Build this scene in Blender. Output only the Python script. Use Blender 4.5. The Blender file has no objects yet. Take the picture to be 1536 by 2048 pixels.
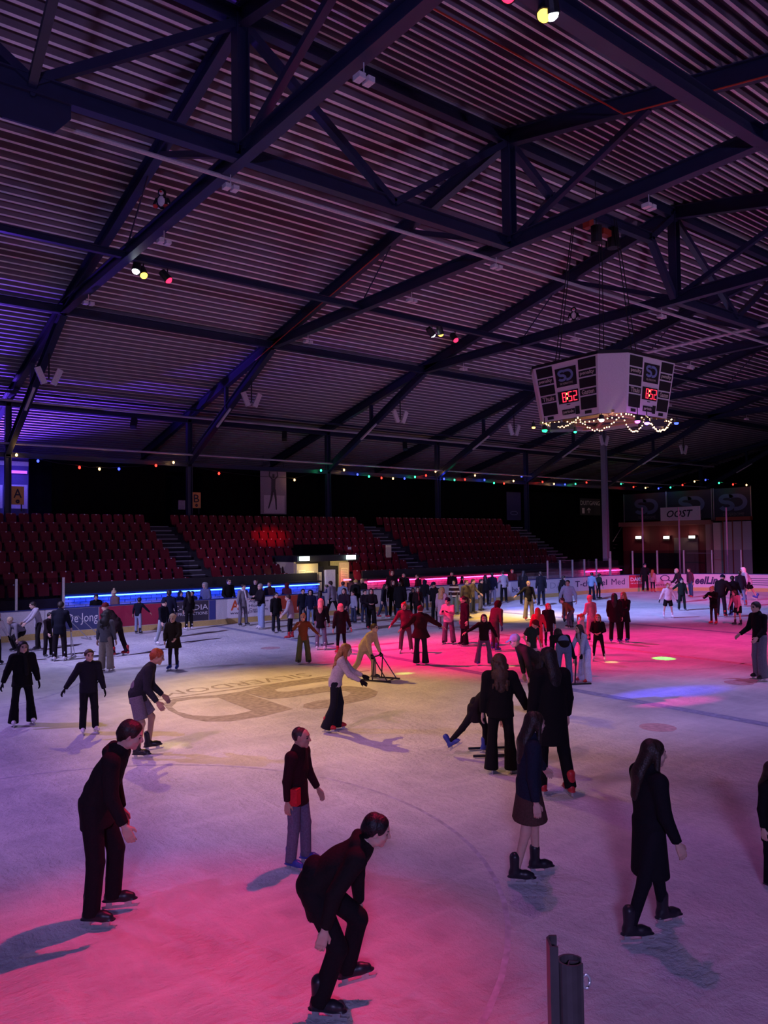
import bpy, bmesh, math, random, time
import numpy as np
from mathutils import Vector, Matrix, Euler

# ------------------------------------------------------------------ camera
SC = bpy.context.scene
COL = SC.collection
F_PX = 1535.0
YAW, PIT, ROLL, CAM_H = math.radians(52.1), math.radians(2.2), math.radians(-0.72), 3.4
def _axes():
    cy, sy = math.cos(YAW), math.sin(YAW)
    fwd = np.array([cy*math.cos(PIT), sy*math.cos(PIT), math.sin(PIT)])
    right = np.array([sy, -cy, 0.0]); up = np.cross(right, fwd)
    r2 = right*math.cos(ROLL) + up*math.sin(ROLL)
    u2 = -right*math.sin(ROLL) + up*math.cos(ROLL)
    return r2, u2, fwd
CR, CU, CF = _axes()
CC = np.array([0.0, 0.0, CAM_H])
def ray(x, y): return (x-768)/F_PX*CR - (y-1024)/F_PX*CU + CF
def onz(x, y, z=0.0):
    d = ray(x, y); return CC + d*((z-CAM_H)/d[2])
def onY(x, y, Y):
    d = ray(x, y); return CC + d*(Y/d[1])
def onX(x, y, X):
    d = ray(x, y); return CC + d*(X/d[0])
def pr(p):
    q = np.asarray(p, float)-CC; z = q@CF
    return 768+F_PX*(q@CR)/z, 1024-F_PX*(q@CU)/z
def depth(p): return float((np.asarray(p, float)-CC)@CF)

cam = bpy.data.cameras.new('camera'); co = bpy.data.objects.new('camera', cam); COL.objects.link(co)
cam.sensor_fit = 'VERTICAL'; cam.sensor_height = 24.0; cam.lens = 24.0*F_PX/2048.0
cam.clip_start = 0.05; cam.clip_end = 300
co.matrix_world = Matrix(((CR[0], CU[0], -CF[0], CC[0]), (CR[1], CU[1], -CF[1], CC[1]), (CR[2], CU[2], -CF[2], CC[2]), (0, 0, 0, 1)))
SC.camera = co
SC.view_settings.view_transform = 'Standard'; SC.view_settings.look = 'None'
SC.view_settings.gamma = 1.0; SC.view_settings.use_curve_mapping = False
SC.view_settings.exposure = 0.0
SC.cycles.use_denoising = True
SC.cycles.max_bounces = 5; SC.cycles.diffuse_bounces = 3; SC.cycles.glossy_bounces = 2
SC.cycles.transparent_max_bounces = 10; SC.cycles.transmission_bounces = 2
SC.cycles.caustics_reflective = False; SC.cycles.caustics_refractive = False
SC.cycles.sample_clamp_indirect = 4.0

# ------------------------------------------------------------------ world: an enclosed hall at night
w = bpy.data.worlds.new('night'); SC.world = w; w.use_nodes = True
w.node_tree.nodes['Background'].inputs[0].default_value = (0.30, 0.16, 0.55, 1)
w.node_tree.nodes['Background'].inputs[1].default_value = 0.015

# ------------------------------------------------------------------ lamps
RS = 15.0/14.0
def rz(z): return CAM_H+(z-CAM_H)*RS
YR, YC = 15.0, 37.5
ZR, ZT = rz(14.3), rz(11.4)
FR = [7.8+8.625*i for i in range(-1, 5)]+[51.8, 66.0]
SLOPE = 0.222
YP = 22.4                                     # lamp purlin on the far side, mirrored on the near side
YPN = 2*YR-YP
def spot(pos, tgt, color, watts, deg, blend=1.0, size=0.15):
    l = bpy.data.lights.new('spot_lamp', 'SPOT'); o = bpy.data.objects.new('spot_lamp', l); COL.objects.link(o)
    l.color = color; l.energy = watts; l.spot_size = math.radians(deg); l.spot_blend = blend; l.shadow_soft_size = size
    o.location = pos
    o.rotation_euler = (Vector(tgt)-Vector(pos)).to_track_quat('-Z', 'Y').to_euler()
    return o
def area(pos, tgt, color, watts, sx, sy):
    l = bpy.data.lights.new('fill_or_flood', 'AREA'); o = bpy.data.objects.new('fill_or_flood', l); COL.objects.link(o)
    l.shape = 'RECTANGLE'; l.size = sx; l.size_y = sy; l.color = color; l.energy = watts
    o.location = pos
    o.rotation_euler = (Vector(tgt)-Vector(pos)).to_track_quat('-Z', 'Y').to_euler()
    return o
ZL = 11.45                                    # height of the lamp heads
AMBER, RED, PINK, WHITE = (1.0, 0.50, 0.10), (1.0, 0.03, 0.10), (1.0, 0.03, 0.22), (0.75, 0.75, 1.0)
VIO, BLUE = (0.45, 0.22, 1.0), (0.10, 0.10, 1.0)
LAMPS = [   # x, y, target, colour, watts, cone   (the par cans of the party lighting and one added fill)
    (8.10, YP, (5.5, 20.0, 0), (0.62, 0.55, 1.0), 2600, 52),
    (8.45, YP, (8.6, 14.2, 0), (1.0, 0.56, 0.14), 8200, 46),
    (9.35, YP, (16.8, 17.0, 0), (1.0, 0.0, 0.13), 20000, 44),
    (20.2, YP, (34.0, 23.0, 0), (0.32, 0.36, 1.0), 22000, 60),
    (20.5, YP, (25.6, 23.8, 0), (1.0, 0.57, 0.08), 13000, 30),
    (21.4, YP, (22.0, 13.8, 0), (1.0, 0.02, 0.28), 9000, 46),
    (8.30, YPN, (1.8, 5.4, 0), (1.0, 0.0, 0.10), 5600, 31),
    (9.12, YPN, (4.0, 6.5, 0), (1.0, 0.40, 0.15), 300, 40),
    (7.90, YPN, (7.6, 3.4, 0), (1.0, 0.18, 0.80), 560, 92),  # added wide fill for the dim near ice, kept out of view
    (9.42, YPN, (13.5, 9.5, 0), (0.40, 0.36, 1.0), 1500, 40),
    (20.6, YPN, (27.5, 13.5, 0), (1.0, 0.02, 0.32), 6000, 46),
    (20.2, YPN, (16.0, 8.5, 0), (0.50, 0.35, 1.0), 2000, 44),
    (32.0, YPN, (44.0, 25.0, 0), (1.0, 0.03, 0.30), 16000, 40),
    (-3.8, YP, (3.0, 14.0, 0), (0.50, 0.28, 1.0), 4800, 46),
    (-3.4, YPN, (4.6, 11.0, 0), (0.75, 0.28, 0.95), 1900, 42),
    (-3.0, YPN, (9.5, 11.5, 0), (1.0, 0.42, 0.25), 2400, 44),
    (-4.2, YP, (15.0, 26.5, 0), (0.52, 0.46, 1.0), 19000, 50),
]
BEAMS = [   # narrow effect beams: position, target, colour, watts, cone
    ((-7.6, 16.4, 9.2), (15.4, 9.6, 0), (0.06, 0.06, 1.0), 90000, 3.0),
    ((-7.4, 16.0, 9.2), (14.6, 9.0, 0), (1.0, 0.03, 0.35), 60000, 2.3),
    ((20.0, 13.4, 6.6), (19.6, 12.4, 0), (0.0, 1.0, 0.05), 20000, 6.0),
    ((19.3, 13.6, 6.6), (12.6, 15.4, 0), (0.40, 1.0, 0.12), 6000, 2.6),
    ((19.3, 13.6, 6.6), (15.4, 14.4, 0), (1.0, 0.8, 0.2), 1600, 3.0),
    ((19.8, 13.3, 6.6), (18.0, 13.0, 0), (1.0, 0.8, 0.2), 2500, 4.0),
    ((32.0, 22.4, 11.0), (29.0, 25.6, 0), (0.06, 0.08, 1.0), 14000, 12.0),
    ((20.6, 21.6, 11.0), (27.5, 24.6, 0), (0.05, 1.0, 0.5), 3000, 4.0),
    ((8.0, 7.4, 11.2), (5.2, 12.6, 0), (1.0, 0.75, 0.1), 2500, 3.0),
    ((9.35, 22.4, 11.0), (19.6, 34.9, 3.9), (1.0, 0.03, 0.03), 15000, 7.0),
]
for x, y, t, c, wt, dg in LAMPS: spot((x, y, ZL-0.12), t, c, wt, dg, 1.0, 0.08)
for p, t, c, wt, dg in BEAMS: spot(p, t, c, wt, dg, 1.0, 0.02)
# added violet fills, unseen behind the camera, to brighten the roof; blue uplight last
area((-4.0, -5.0, 6.0), (14.0, 15.0, 13.0), (0.46, 0.38, 1.0), 950, 1.2, 0.6)
area((24.0, -3.0, 6.0), (32.0, 18.0, 13.0), (0.80, 0.52, 0.95), 560, 1.2, 0.6)
spot((6.2, 43.6, 5.0), (7.4, 40.4, 9.2), (0.16, 0.05, 1.0), 14000, 98, 0.8, 0.2)

# ------------------------------------------------------------------ helpers
MATS = {}
def mat(name, col=(0.5, 0.5, 0.5), rough=0.6, metal=0.0, emit=None, es=1.0, var=0.12, scale=30.0, bump=0.0, spec=0.4):
    if name in MATS: return MATS[name]
    m = bpy.data.materials.new(name); m.use_nodes = True; MATS[name] = m
    nt = m.node_tree; b = nt.nodes['Principled BSDF']
    b.inputs['Roughness'].default_value = rough; b.inputs['Metallic'].default_value = metal
    b.inputs['Specular IOR Level'].default_value = spec
    tc = nt.nodes.new('ShaderNodeTexCoord'); nz = nt.nodes.new('ShaderNodeTexNoise')
    nz.inputs['Scale'].default_value = scale; nz.inputs['Detail'].default_value = 3
    nt.links.new(tc.outputs['Object'], nz.inputs['Vector'])
    rp = nt.nodes.new('ShaderNodeValToRGB')
    rp.color_ramp.elements[0].position = 0.3; rp.color_ramp.elements[1].position = 0.7
    rp.color_ramp.elements[0].color = tuple(c*(1-var) for c in col)+(1,)
    rp.color_ramp.elements[1].color = tuple(min(1, c*(1+var)) for c in col)+(1,)
    nt.links.new(nz.outputs['Fac'], rp.inputs['Fac']); nt.links.new(rp.outputs['Color'], b.inputs['Base Color'])
    if bump:
        bp = nt.nodes.new('ShaderNodeBump'); bp.inputs['Strength'].default_value = bump; bp.inputs['Distance'].default_value = 0.02
        nt.links.new(nz.outputs['Fac'], bp.inputs['Height']); nt.links.new(bp.outputs['Normal'], b.inputs['Normal'])
    if emit:
        b.inputs['Emission Color'].default_value = tuple(emit)+(1,); b.inputs['Emission Strength'].default_value = es
    return m
def glass_mat(name, tint=(0.9, 0.9, 1.0), refl=0.10):
    if name in MATS: return MATS[name]
    m = bpy.data.materials.new(name); m.use_nodes = True; MATS[name] = m
    nt = m.node_tree; nt.nodes.clear()
    out = nt.nodes.new('ShaderNodeOutputMaterial'); mx = nt.nodes.new('ShaderNodeMixShader')
    tr = nt.nodes.new('ShaderNodeBsdfTransparent'); gl = nt.nodes.new('ShaderNodeBsdfGlossy')
    tr.inputs['Color'].default_value = tuple(tint)+(1,); gl.inputs['Roughness'].default_value = 0.08
    lw = nt.nodes.new('ShaderNodeLayerWeight'); lw.inputs['Blend'].default_value = refl
    nt.links.new(lw.outputs['Facing'], mx.inputs[0]); nt.links.new(tr.outputs[0], mx.inputs[1]); nt.links.new(gl.outputs[0], mx.inputs[2])
    nt.links.new(mx.outputs[0], out.inputs['Surface'])
    return m

def mk(name, V, Fc, m, parent=None, smooth=False, mi=None):
    me = bpy.data.meshes.new(name)
    me.from_pydata([tuple(v) for v in V], [], [tuple(f) for f in Fc]); me.update()
    for x in (m if isinstance(m, (list, tuple)) else [m]): me.materials.append(x)
    if smooth: me.polygons.foreach_set('use_smooth', [True]*len(me.polygons))
    if mi is not None: me.polygons.foreach_set('material_index', mi)
    return ob(name, me, parent)
def mk_np(name, V, Q, mats, smooth=True, mi=None):
    me = bpy.data.meshes.new(name); n = len(Q)
    me.vertices.add(len(V)); me.vertices.foreach_set('co', np.ascontiguousarray(V, dtype=np.float32).ravel())
    me.loops.add(n*4); me.loops.foreach_set('vertex_index', np.ascontiguousarray(Q, dtype=np.int32).ravel())
    me.polygons.add(n); me.polygons.foreach_set('loop_start', np.arange(0, 4*n, 4, dtype=np.int32))
    me.polygons.foreach_set('use_smooth', np.full(n, smooth))
    for x in mats: me.materials.append(x)
    if mi is not None: me.polygons.foreach_set('material_index', np.ascontiguousarray(mi, dtype=np.int32))
    me.update(calc_edges=True); return me
def ob(name, me, parent=None):
    o = bpy.data.objects.new(name, me); COL.objects.link(o)
    if parent is not None: o.parent = parent
    return o
def tag(o, label=None, cat=None, group=None, kind=None):
    if label: o['label'] = label
    if cat: o['category'] = cat
    if group: o['group'] = group
    if kind: o['kind'] = kind
    return o
def empty(name, loc=(0, 0, 0), rz_=0.0):
    o = bpy.data.objects.new(name, None); COL.objects.link(o); o.location = loc; o.rotation_euler = (0, 0, rz_)
    o.empty_display_size = 0.1; return o

class MB:
    """collects boxes, bars, tubes, prisms"""
    def __init__(s): s.V = []; s.F = []; s.MI = []
    def add(s, V, Fc, mi=0):
        o = len(s.V); s.V += [tuple(v) for v in V]; s.F += [tuple(i+o for i in f) for f in Fc]; s.MI += [mi]*len(Fc); return s
    def box(s, c, d, mi=0, R=None):
        hx, hy, hz = d[0]/2, d[1]/2, d[2]/2
        P = [Vector((sx*hx, sy*hy, sz*hz)) for sx in (-1, 1) for sy in (-1, 1) for sz in (-1, 1)]
        if R is not None: P = [R @ p for p in P]
        c = Vector(c)
        return s.add([p+c for p in P], [(0, 1, 3, 2), (4, 6, 7, 5), (0, 4, 5, 1), (2, 3, 7, 6), (0, 2, 6, 4), (1, 5, 7, 3)], mi)
    def prism(s, a, b, prof, up=(0, 0, 1), mi=0, caps=True):
        """sweep the 2-D profile (side, up) from a to b"""
        a, b = Vector(a), Vector(b); d = (b-a).normalized(); up = Vector(up)
        sd = d.cross(up)
        if sd.length < 1e-4: sd = d.cross(Vector((1, 0, 0)))
        sd.normalize(); u = sd.cross(d).normalized(); n = len(prof)
        V = [a+sd*p[0]+u*p[1] for p in prof]+[b+sd*p[0]+u*p[1] for p in prof]
        Fc = [(i, (i+1) % n, (i+1) % n+n, i+n) for i in range(n)]
        if caps: Fc += [tuple(range(n-1, -1, -1)), tuple(range(n, 2*n))]
        return s.add(V, Fc, mi)
    def ibeam(s, a, b, h, wd, up=(0, 0, 1), t=0.03, mi=0):
        x, y, k = wd/2, h/2, t/2
        return s.prism(a, b, [(-x, -y), (x, -y), (x, -y+t), (k, -y+t), (k, y-t), (x, y-t), (x, y), (-x, y), (-x, y-t), (-k, y-t), (-k, -y+t), (-x, -y+t)], up, mi)
    def bar(s, a, b, wd, h, up=(0, 0, 1), mi=0):
        x, y = wd/2, h/2; return s.prism(a, b, [(-x, -y), (x, -y), (x, y), (-x, y)], up, mi)
    def tube(s, pts, r, n=8, mi=0):
        pts = [Vector(p) for p in pts]; rings = []; N = len(pts)
        for i, p in enumerate(pts):
            d = (pts[min(i+1, N-1)]-pts[max(i-1, 0)]).normalized()
            ref = Vector((0, 0, 1)) if abs(d.z) < 0.9 else Vector((1, 0, 0))
            a = d.cross(ref).normalized(); b = d.cross(a)
            rr = r[i] if isinstance(r, (list, tuple)) else r
            rings.append([p+a*(rr*math.cos(2*math.pi*k/n))+b*(rr*math.sin(2*math.pi*k/n)) for k in range(n)])
        V = [v for q in rings for v in q]
        Fc = [(i*n+k, i*n+(k+1) % n, (i+1)*n+(k+1) % n, (i+1)*n+k) for i in range(N-1) for k in range(n)]
        Fc += [tuple(range(n-1, -1, -1)), tuple(range((N-1)*n, N*n))]
        return s.add(V, Fc, mi)
    def ball(s, c, r, n=8, m=5, mi=0, sc=(1, 1, 1)):
        V = []; Fc = []
        for i in range(m+1):
            th = math.pi*i/m
            for k in range(n):
                ph = 2*math.pi*k/n
                V.append((c[0]+r*sc[0]*math.sin(th)*math.cos(ph), c[1]+r*sc[1]*math.sin(th)*math.sin(ph), c[2]+r*sc[2]*math.cos(th)))
        for i in range(m):
            for k in range(n): Fc.append((i*n+k, (i+1)*n+k, (i+1)*n+(k+1) % n, i*n+(k+1) % n))
        return s.add(V, Fc, mi)
    def build(s, name, m, parent=None, smooth=False): return mk(name, s.V, s.F, m, parent, smooth, s.MI)

def put_on(M, pts):  # pts (u, v, w) -> world by Matrix columns
    return [M @ Vector(p) for p in pts]
def frame_matrix(o, xd, yd):
    x = Vector(xd).normalized(); y = Vector(yd); y = (y-x*y.dot(x)).normalized(); z = x.cross(y)
    return Matrix(((x.x, y.x, z.x, o[0]), (x.y, y.y, z.y, o[1]), (x.z, y.z, z.z, o[2]), (0, 0, 0, 1)))
_txt = {}
def text_geo(s, shear=0.0, bold=0.0):
    if 'M' in s: bold = 0.0          # the wider outline spoils this letter
    k = (s, shear, bold)
    if k in _txt: return _txt[k]
    cu = bpy.data.curves.new('t', 'FONT'); cu.body = s; cu.size = 1.0; cu.extrude = 0.0; cu.resolution_u = 2; cu.shear = shear; cu.offset = bold
    o = bpy.data.objects.new('t', cu); me = bpy.data.meshes.new_from_object(o)
    V = np.array([v.co[:] for v in me.vertices]) if len(me.vertices) else np.zeros((1, 3))
    Fc = [tuple(p.vertices) for p in me.polygons]
    bpy.data.objects.remove(o); bpy.data.curves.remove(cu); bpy.data.meshes.remove(me)
    mn, mx = V.min(0), V.max(0)
    V = V-mn; wd, h = (mx-mn)[:2]
    _txt[k] = (V, Fc, wd, h); return _txt[k]
def lettering(s, M, x0, y0, wd, h, m, parent, w=0.004, name='lettering', shear=0.0, bold=0.0):
    """flat print: text s stretched into the wd x h rectangle at (x0, y0) of frame M"""
    V, Fc, tw, th = text_geo(s, shear, bold)
    P = [M @ Vector((x0+v[0]/tw*wd, y0+v[1]/th*h, w)) for v in V]
    return mk(name, P, Fc, m, parent)
def ribbon(pts, wd, closed=False):
    """2-D stroke of width wd as quads"""
    P = [np.array(p, float) for p in pts]; n = len(P); L = []; R_ = []
    for i in range(n):
        d = P[min(i+1, n-1)]-P[max(i-1, 0)]; d /= np.linalg.norm(d)+1e-9; q = np.array([-d[1], d[0]])
        ww = wd[i] if isinstance(wd, (list, tuple)) else wd
        L.append(P[i]+q*ww/2); R_.append(P[i]-q*ww/2)
    V = L+R_; return V, [(i, i+1, n+i+1, n+i) for i in range(n-1)]
def arc2(cx, cy, rx, ry, a0, a1, n=14):
    return [(cx+rx*math.cos(math.radians(a0+(a1-a0)*i/n)), cy+ry*math.sin(math.radians(a0+(a1-a0)*i/n))) for i in range(n+1)]
def emblem(M, w=0.004, bold=1.0):
    """the rounded S running into a D, unit box about (0,0)-(1.55,1)"""
    out = []
    S = arc2(0.40, 0.73, 0.33, 0.20, 20, 180, 10)+arc2(0.40, 0.73, 0.33, 0.22, 180, 262, 6)+arc2(0.40, 0.27, 0.33, 0.24, 82, 0, 8)+arc2(0.40, 0.27, 0.33, 0.20, 0, -165, 12)
    D = [(0.55, 0.90), (0.85, 0.92)]+arc2(0.98, 0.50, 0.46, 0.42, 90, -90, 16)+[(0.82, 0.08)]
    for st in (S, D):
        V, Fc = ribbon(st, 0.155*bold); out.append(([M @ Vector((v[0], v[1], w)) for v in V], Fc))
    return out
def emblem_obj(M, m, parent, w=0.004, name='emblem'):
    b = MB()
    for V, Fc in emblem(M, w): b.add(V, Fc)
    return b.build(name, m, parent)
def ordinal(i): return ['first', 'second', 'third', 'fourth', 'fifth', 'sixth', 'seventh', 'eighth', 'ninth', 'tenth', 'eleventh', 'twelfth', 'thirteenth', 'fourteenth', 'fifteenth', 'sixteenth', 'seventeenth', 'eighteenth', 'nineteenth', 'twentieth', 'twenty-first', 'twenty-second', 'twenty-third', 'twenty-fourth', 'twenty-fifth', 'twenty-sixth', 'twenty-seventh', 'twenty-eighth', 'twenty-ninth', 'thirtieth'][i]
# ================================================================== THE HALL
M_STEEL = mat('dark_blue_steel', (0.017, 0.021, 0.060), 0.45, 0.0, var=0.10, scale=3)
M_DECK = mat('pale_roof_deck', (0.74, 0.70, 0.72), 0.55, 0.0, var=0.05, scale=2)
M_TROUGH = mat('deck_trough_shade', (0.17, 0.13, 0.17), 0.7, var=0.05, scale=2)  # shade in the recesses, given as a darker colour of the same sheet
M_BLACK = mat('black_curtain', (0.0022, 0.0020, 0.0030), 0.95, var=0.2, scale=5, spec=0.03)
M_CONC = mat('dark_concrete', (0.035, 0.03, 0.04), 0.85, var=0.2, scale=4)
M_DARKM = mat('dark_metal', (0.02, 0.02, 0.025), 0.5, 0.3)
M_WHITE = mat('white_plastic', (0.62, 0.60, 0.62), 0.45)
M_GREY = mat('grey_metal', (0.35, 0.35, 0.38), 0.4, 0.5)
M_ALU = mat('brushed_aluminium', (0.55, 0.55, 0.56), 0.35, 0.7)
M_INK = mat('dark_ink', (0.02, 0.015, 0.035), 0.6)

# ---- the ice
def ice_material():
    m = bpy.data.materials.new('skated_ice'); m.use_nodes = True; nt = m.node_tree; b = nt.nodes['Principled BSDF']
    N = lambda t: nt.nodes.new(t)
    tc = N('ShaderNodeTexCoord')
    wn = N('ShaderNodeTexNoise'); wn.inputs['Scale'].default_value = 0.9; wn.inputs['Detail'].default_value = 2; nt.links.new(tc.outputs['Object'], wn.inputs['Vector'])
    wv = N('ShaderNodeMix'); wv.data_type = 'VECTOR'; wv.inputs[0].default_value = 0.22; nt.links.new(tc.outputs['Object'], wv.inputs[4]); nt.links.new(wn.outputs['Color'], wv.inputs[5])
    def noise(sx, sy, sc, det, rot=0.0):
        mp = N('ShaderNodeMapping'); mp.inputs['Scale'].default_value = (sx, sy, 1); mp.inputs['Rotation'].default_value = (0, 0, rot)
        n = N('ShaderNodeTexNoise'); n.inputs['Scale'].default_value = sc; n.inputs['Detail'].default_value = det
        n.inputs['Roughness'].default_value = 0.65
        nt.links.new(wv.outputs[1], mp.inputs['Vector']); nt.links.new(mp.outputs['Vector'], n.inputs['Vector']); return n
    big = noise(1, 1, 0.35, 5); s1 = noise(0.35, 4.0, 1.6, 7, 0.75); s2 = noise(3.2, 0.8, 1.5, 8, 0.2); fine = noise(1, 1, 14, 6)
    ad = N('ShaderNodeMath'); ad.operation = 'MAXIMUM'; nt.links.new(s1.outputs['Fac'], ad.inputs[0]); nt.links.new(s2.outputs['Fac'], ad.inputs[1])
    mx = N('ShaderNodeMath'); mx.operation = 'MULTIPLY_ADD'; mx.inputs[1].default_value = 0.45
    nt.links.new(ad.outputs[0], mx.inputs[0]); nt.links.new(big.outputs['Fac'], mx.inputs[2])
    rp = N('ShaderNodeValToRGB'); rp.color_ramp.elements[0].position = 0.55; rp.color_ramp.elements[1].position = 0.95
    rp.color_ramp.elements[0].color = (0.44, 0.44, 0.49, 1); rp.color_ramp.elements[1].color = (0.86, 0.85, 0.86, 1)
    nt.links.new(mx.outputs[0], rp.inputs['Fac']); nt.links.new(rp.outputs['Color'], b.inputs['Base Color'])
    # blade cuts: thin ridges of stretched noise
    cu = N('ShaderNodeMath'); cu.operation = 'ADD'; nt.links.new(ad.outputs[0], cu.inputs[0]); nt.links.new(fine.outputs['Fac'], cu.inputs[1])
    bp = N('ShaderNodeBump'); bp.inputs['Strength'].default_value = 0.8; bp.inputs['Distance'].default_value = 0.05
    nt.links.new(cu.outputs[0], bp.inputs['Height']); nt.links.new(bp.outputs['Normal'], b.inputs['Normal'])
    b.inputs['Roughness'].default_value = 0.55; b.inputs['Specular IOR Level'].default_value = 0.22
    return m
M_ICE = ice_material(); MATS['ice'] = M_ICE
XW, XE = -9.0, 48.0
CX, CY_, CRAD = 39.3, 21.2, 8.6
def board_path():
    P = [(XW, 29.8)]+[(x, 29.8) for x in np.arange(XW+2, CX, 2.0)]
    P += [(CX+CRAD*math.cos(a), CY_+CRAD*math.sin(a)) for a in np.linspace(math.pi/2, 0, 33)]
    P += [(CX+CRAD, y) for y in np.arange(CY_-2, 2.5, -2.0)]
    return P
ice = MB(); ice.add([(XW-4, -2, 0), (52, -2, 0), (52, 30.2, 0), (XW-4, 30.2, 0)], [(0, 1, 2, 3)])
floor = tag(ice.build('floor', M_ICE), 'white skated ice floor of the rink', None, None, 'structure')
slab = MB(); slab.box((28, 15, -0.35), (100, 80, 0.5))
tag(slab.build('floor_slab', M_CONC), 'dark concrete floor around the ice', None, None, 'structure')

def paint(name, V, Fc, col, z=0.003, k=0.55):
    m = mat('ice_paint_'+name, col, 0.6, var=0.25, scale=9, spec=0.2)
    return mk(name, [(v[0], v[1], z) for v in V], Fc, m, floor)
def paint_ribbon(name, pts, wd, col, z=0.003):
    V, Fc = ribbon(pts, wd); Fc = [f[::-1] for f in Fc]; return paint(name, V, Fc, col, z)
for x in (14.05, 26.6): paint_ribbon('blue_line', [(x, 0), (x, 29.7)], 0.30, (0.30, 0.31, 0.46))
paint_ribbon('centre_line', [(20.3, 0), (20.3, 29.7)], 0.30, (0.52, 0.34, 0.38))
paint_ribbon('circle_line', arc2(20.3, 15, 4.5, 4.5, 0, 360, 64), 0.05, (0.52, 0.50, 0.60))
for cx, cy in ((1.9, 8.0), (1.9, 22.0), (38.7, 8.0), (38.7, 22.0)):
    paint_ribbon('circle_line', arc2(cx, cy, 4.5, 4.5, 0, 360, 64), 0.05, (0.66, 0.50, 0.54))
for cx, cy in ((17.6, 9.2), (12.4, 8.0), (12.4, 22.0), (28.1, 8.0), (28.1, 22.0)):
    paint('face_off_spot', arc2(cx, cy, 0.32, 0.32, 0, 360, 24)[:-1], [tuple(range(24))], (0.55, 0.36, 0.40))
# the emblem frozen into the ice, read from the far side
LM = frame_matrix((12.6, 15.95, 0), (-1, 0.0, 0), (0, -1, 0))
GP = mat('ice_paint_emblem', (0.33, 0.30, 0.30), 0.6, var=0.3, scale=9, spec=0.2)
def ice_print(pts, Fc, name):
    return mk(name, [(p[0], p[1], 0.0025) for p in pts], Fc, GP, floor)
b = MB()
tr = lambda L: [tuple(onz(250+x/2.363, 1320+y/2.363)[:2]) for x, y in L]
for q, L in enumerate((
    [(176, 206), (205, 238), (280, 274), (380, 291), (500, 290), (650, 267), (600, 240), (520, 258), (420, 267), (320, 262), (250, 245), (221, 222), (245, 197), (330, 183), (440, 178), (432, 166), (330, 172), (230, 184)],
    [(432, 166), (545, 150), (700, 200), (792, 231), (650, 267), (600, 240), (440, 178)],
    [(545, 150), (700, 112), (930, 84), (1000, 84), (960, 98), (860, 112), (740, 130), (705, 141), (725, 150), (770, 150), (950, 124), (1060, 124), (1150, 132), (1195, 150), (1185, 170), (1130, 190), (1040, 208), (960, 226), (890, 233), (842, 226), (845, 210), (900, 194), (990, 184), (1050, 170), (1068, 156), (1040, 146), (960, 150), (770, 178), (680, 184)])):
    b.add([(p[0], p[1], 0.0025+0.0006*q) for p in tr(L)], [tuple(range(len(L)))])
b.build('ice_emblem', GP, floor)
V, Fc, tw, th = text_geo('SILVERDOME', bold=0.01)
ice_print([(10.65-v[0]/tw*4.3, 16.65+(1-v[1]/th)*0.55, 0) for v in V], Fc, 'ice_lettering')
paint_ribbon('emblem_line', [(12.2, 16.38), (6.2, 16.42)], 0.10, (0.36, 0.33, 0.33))

# ---- roof deck: trapezoidal steel sheet, ribs along the hall
PITCH = 0.354; DZ = 0.30
def deck(x0, x1, y0, y1, name):
    """one bay and slope of the profiled sheet"""
    prof = []                                   # (y, extra z): narrow flange down, wide trough up
    y = y0; sgn = 1 if y1 > y0 else -1; n = int(abs(y1-y0)/PITCH)
    for i in range(n+1):
        for dy, dz in ((0.0, 0.0), (0.085, 0.0), (0.115, 0.20), (0.324, 0.20)): prof.append((y+sgn*(i*PITCH+dy), dz))
    V = []; Fc = []
    for px in (x0, x1):
        for py, dz in prof: V.append((px, py, ZR+DZ-SLOPE*abs(py-YR)+dz))
    k = len(prof)
    for i in range(k-1): Fc.append((i, i+1, k+i+1, k+i))
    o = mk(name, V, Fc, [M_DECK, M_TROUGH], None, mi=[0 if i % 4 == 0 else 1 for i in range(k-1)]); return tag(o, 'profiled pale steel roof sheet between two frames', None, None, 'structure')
XS = [-10.0]+FR+[70.0]
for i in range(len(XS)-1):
    deck(XS[i], XS[i+1], YR, 46.5, 'ceiling'); deck(XS[i], XS[i+1], YR, -14.0, 'ceiling')

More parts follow.
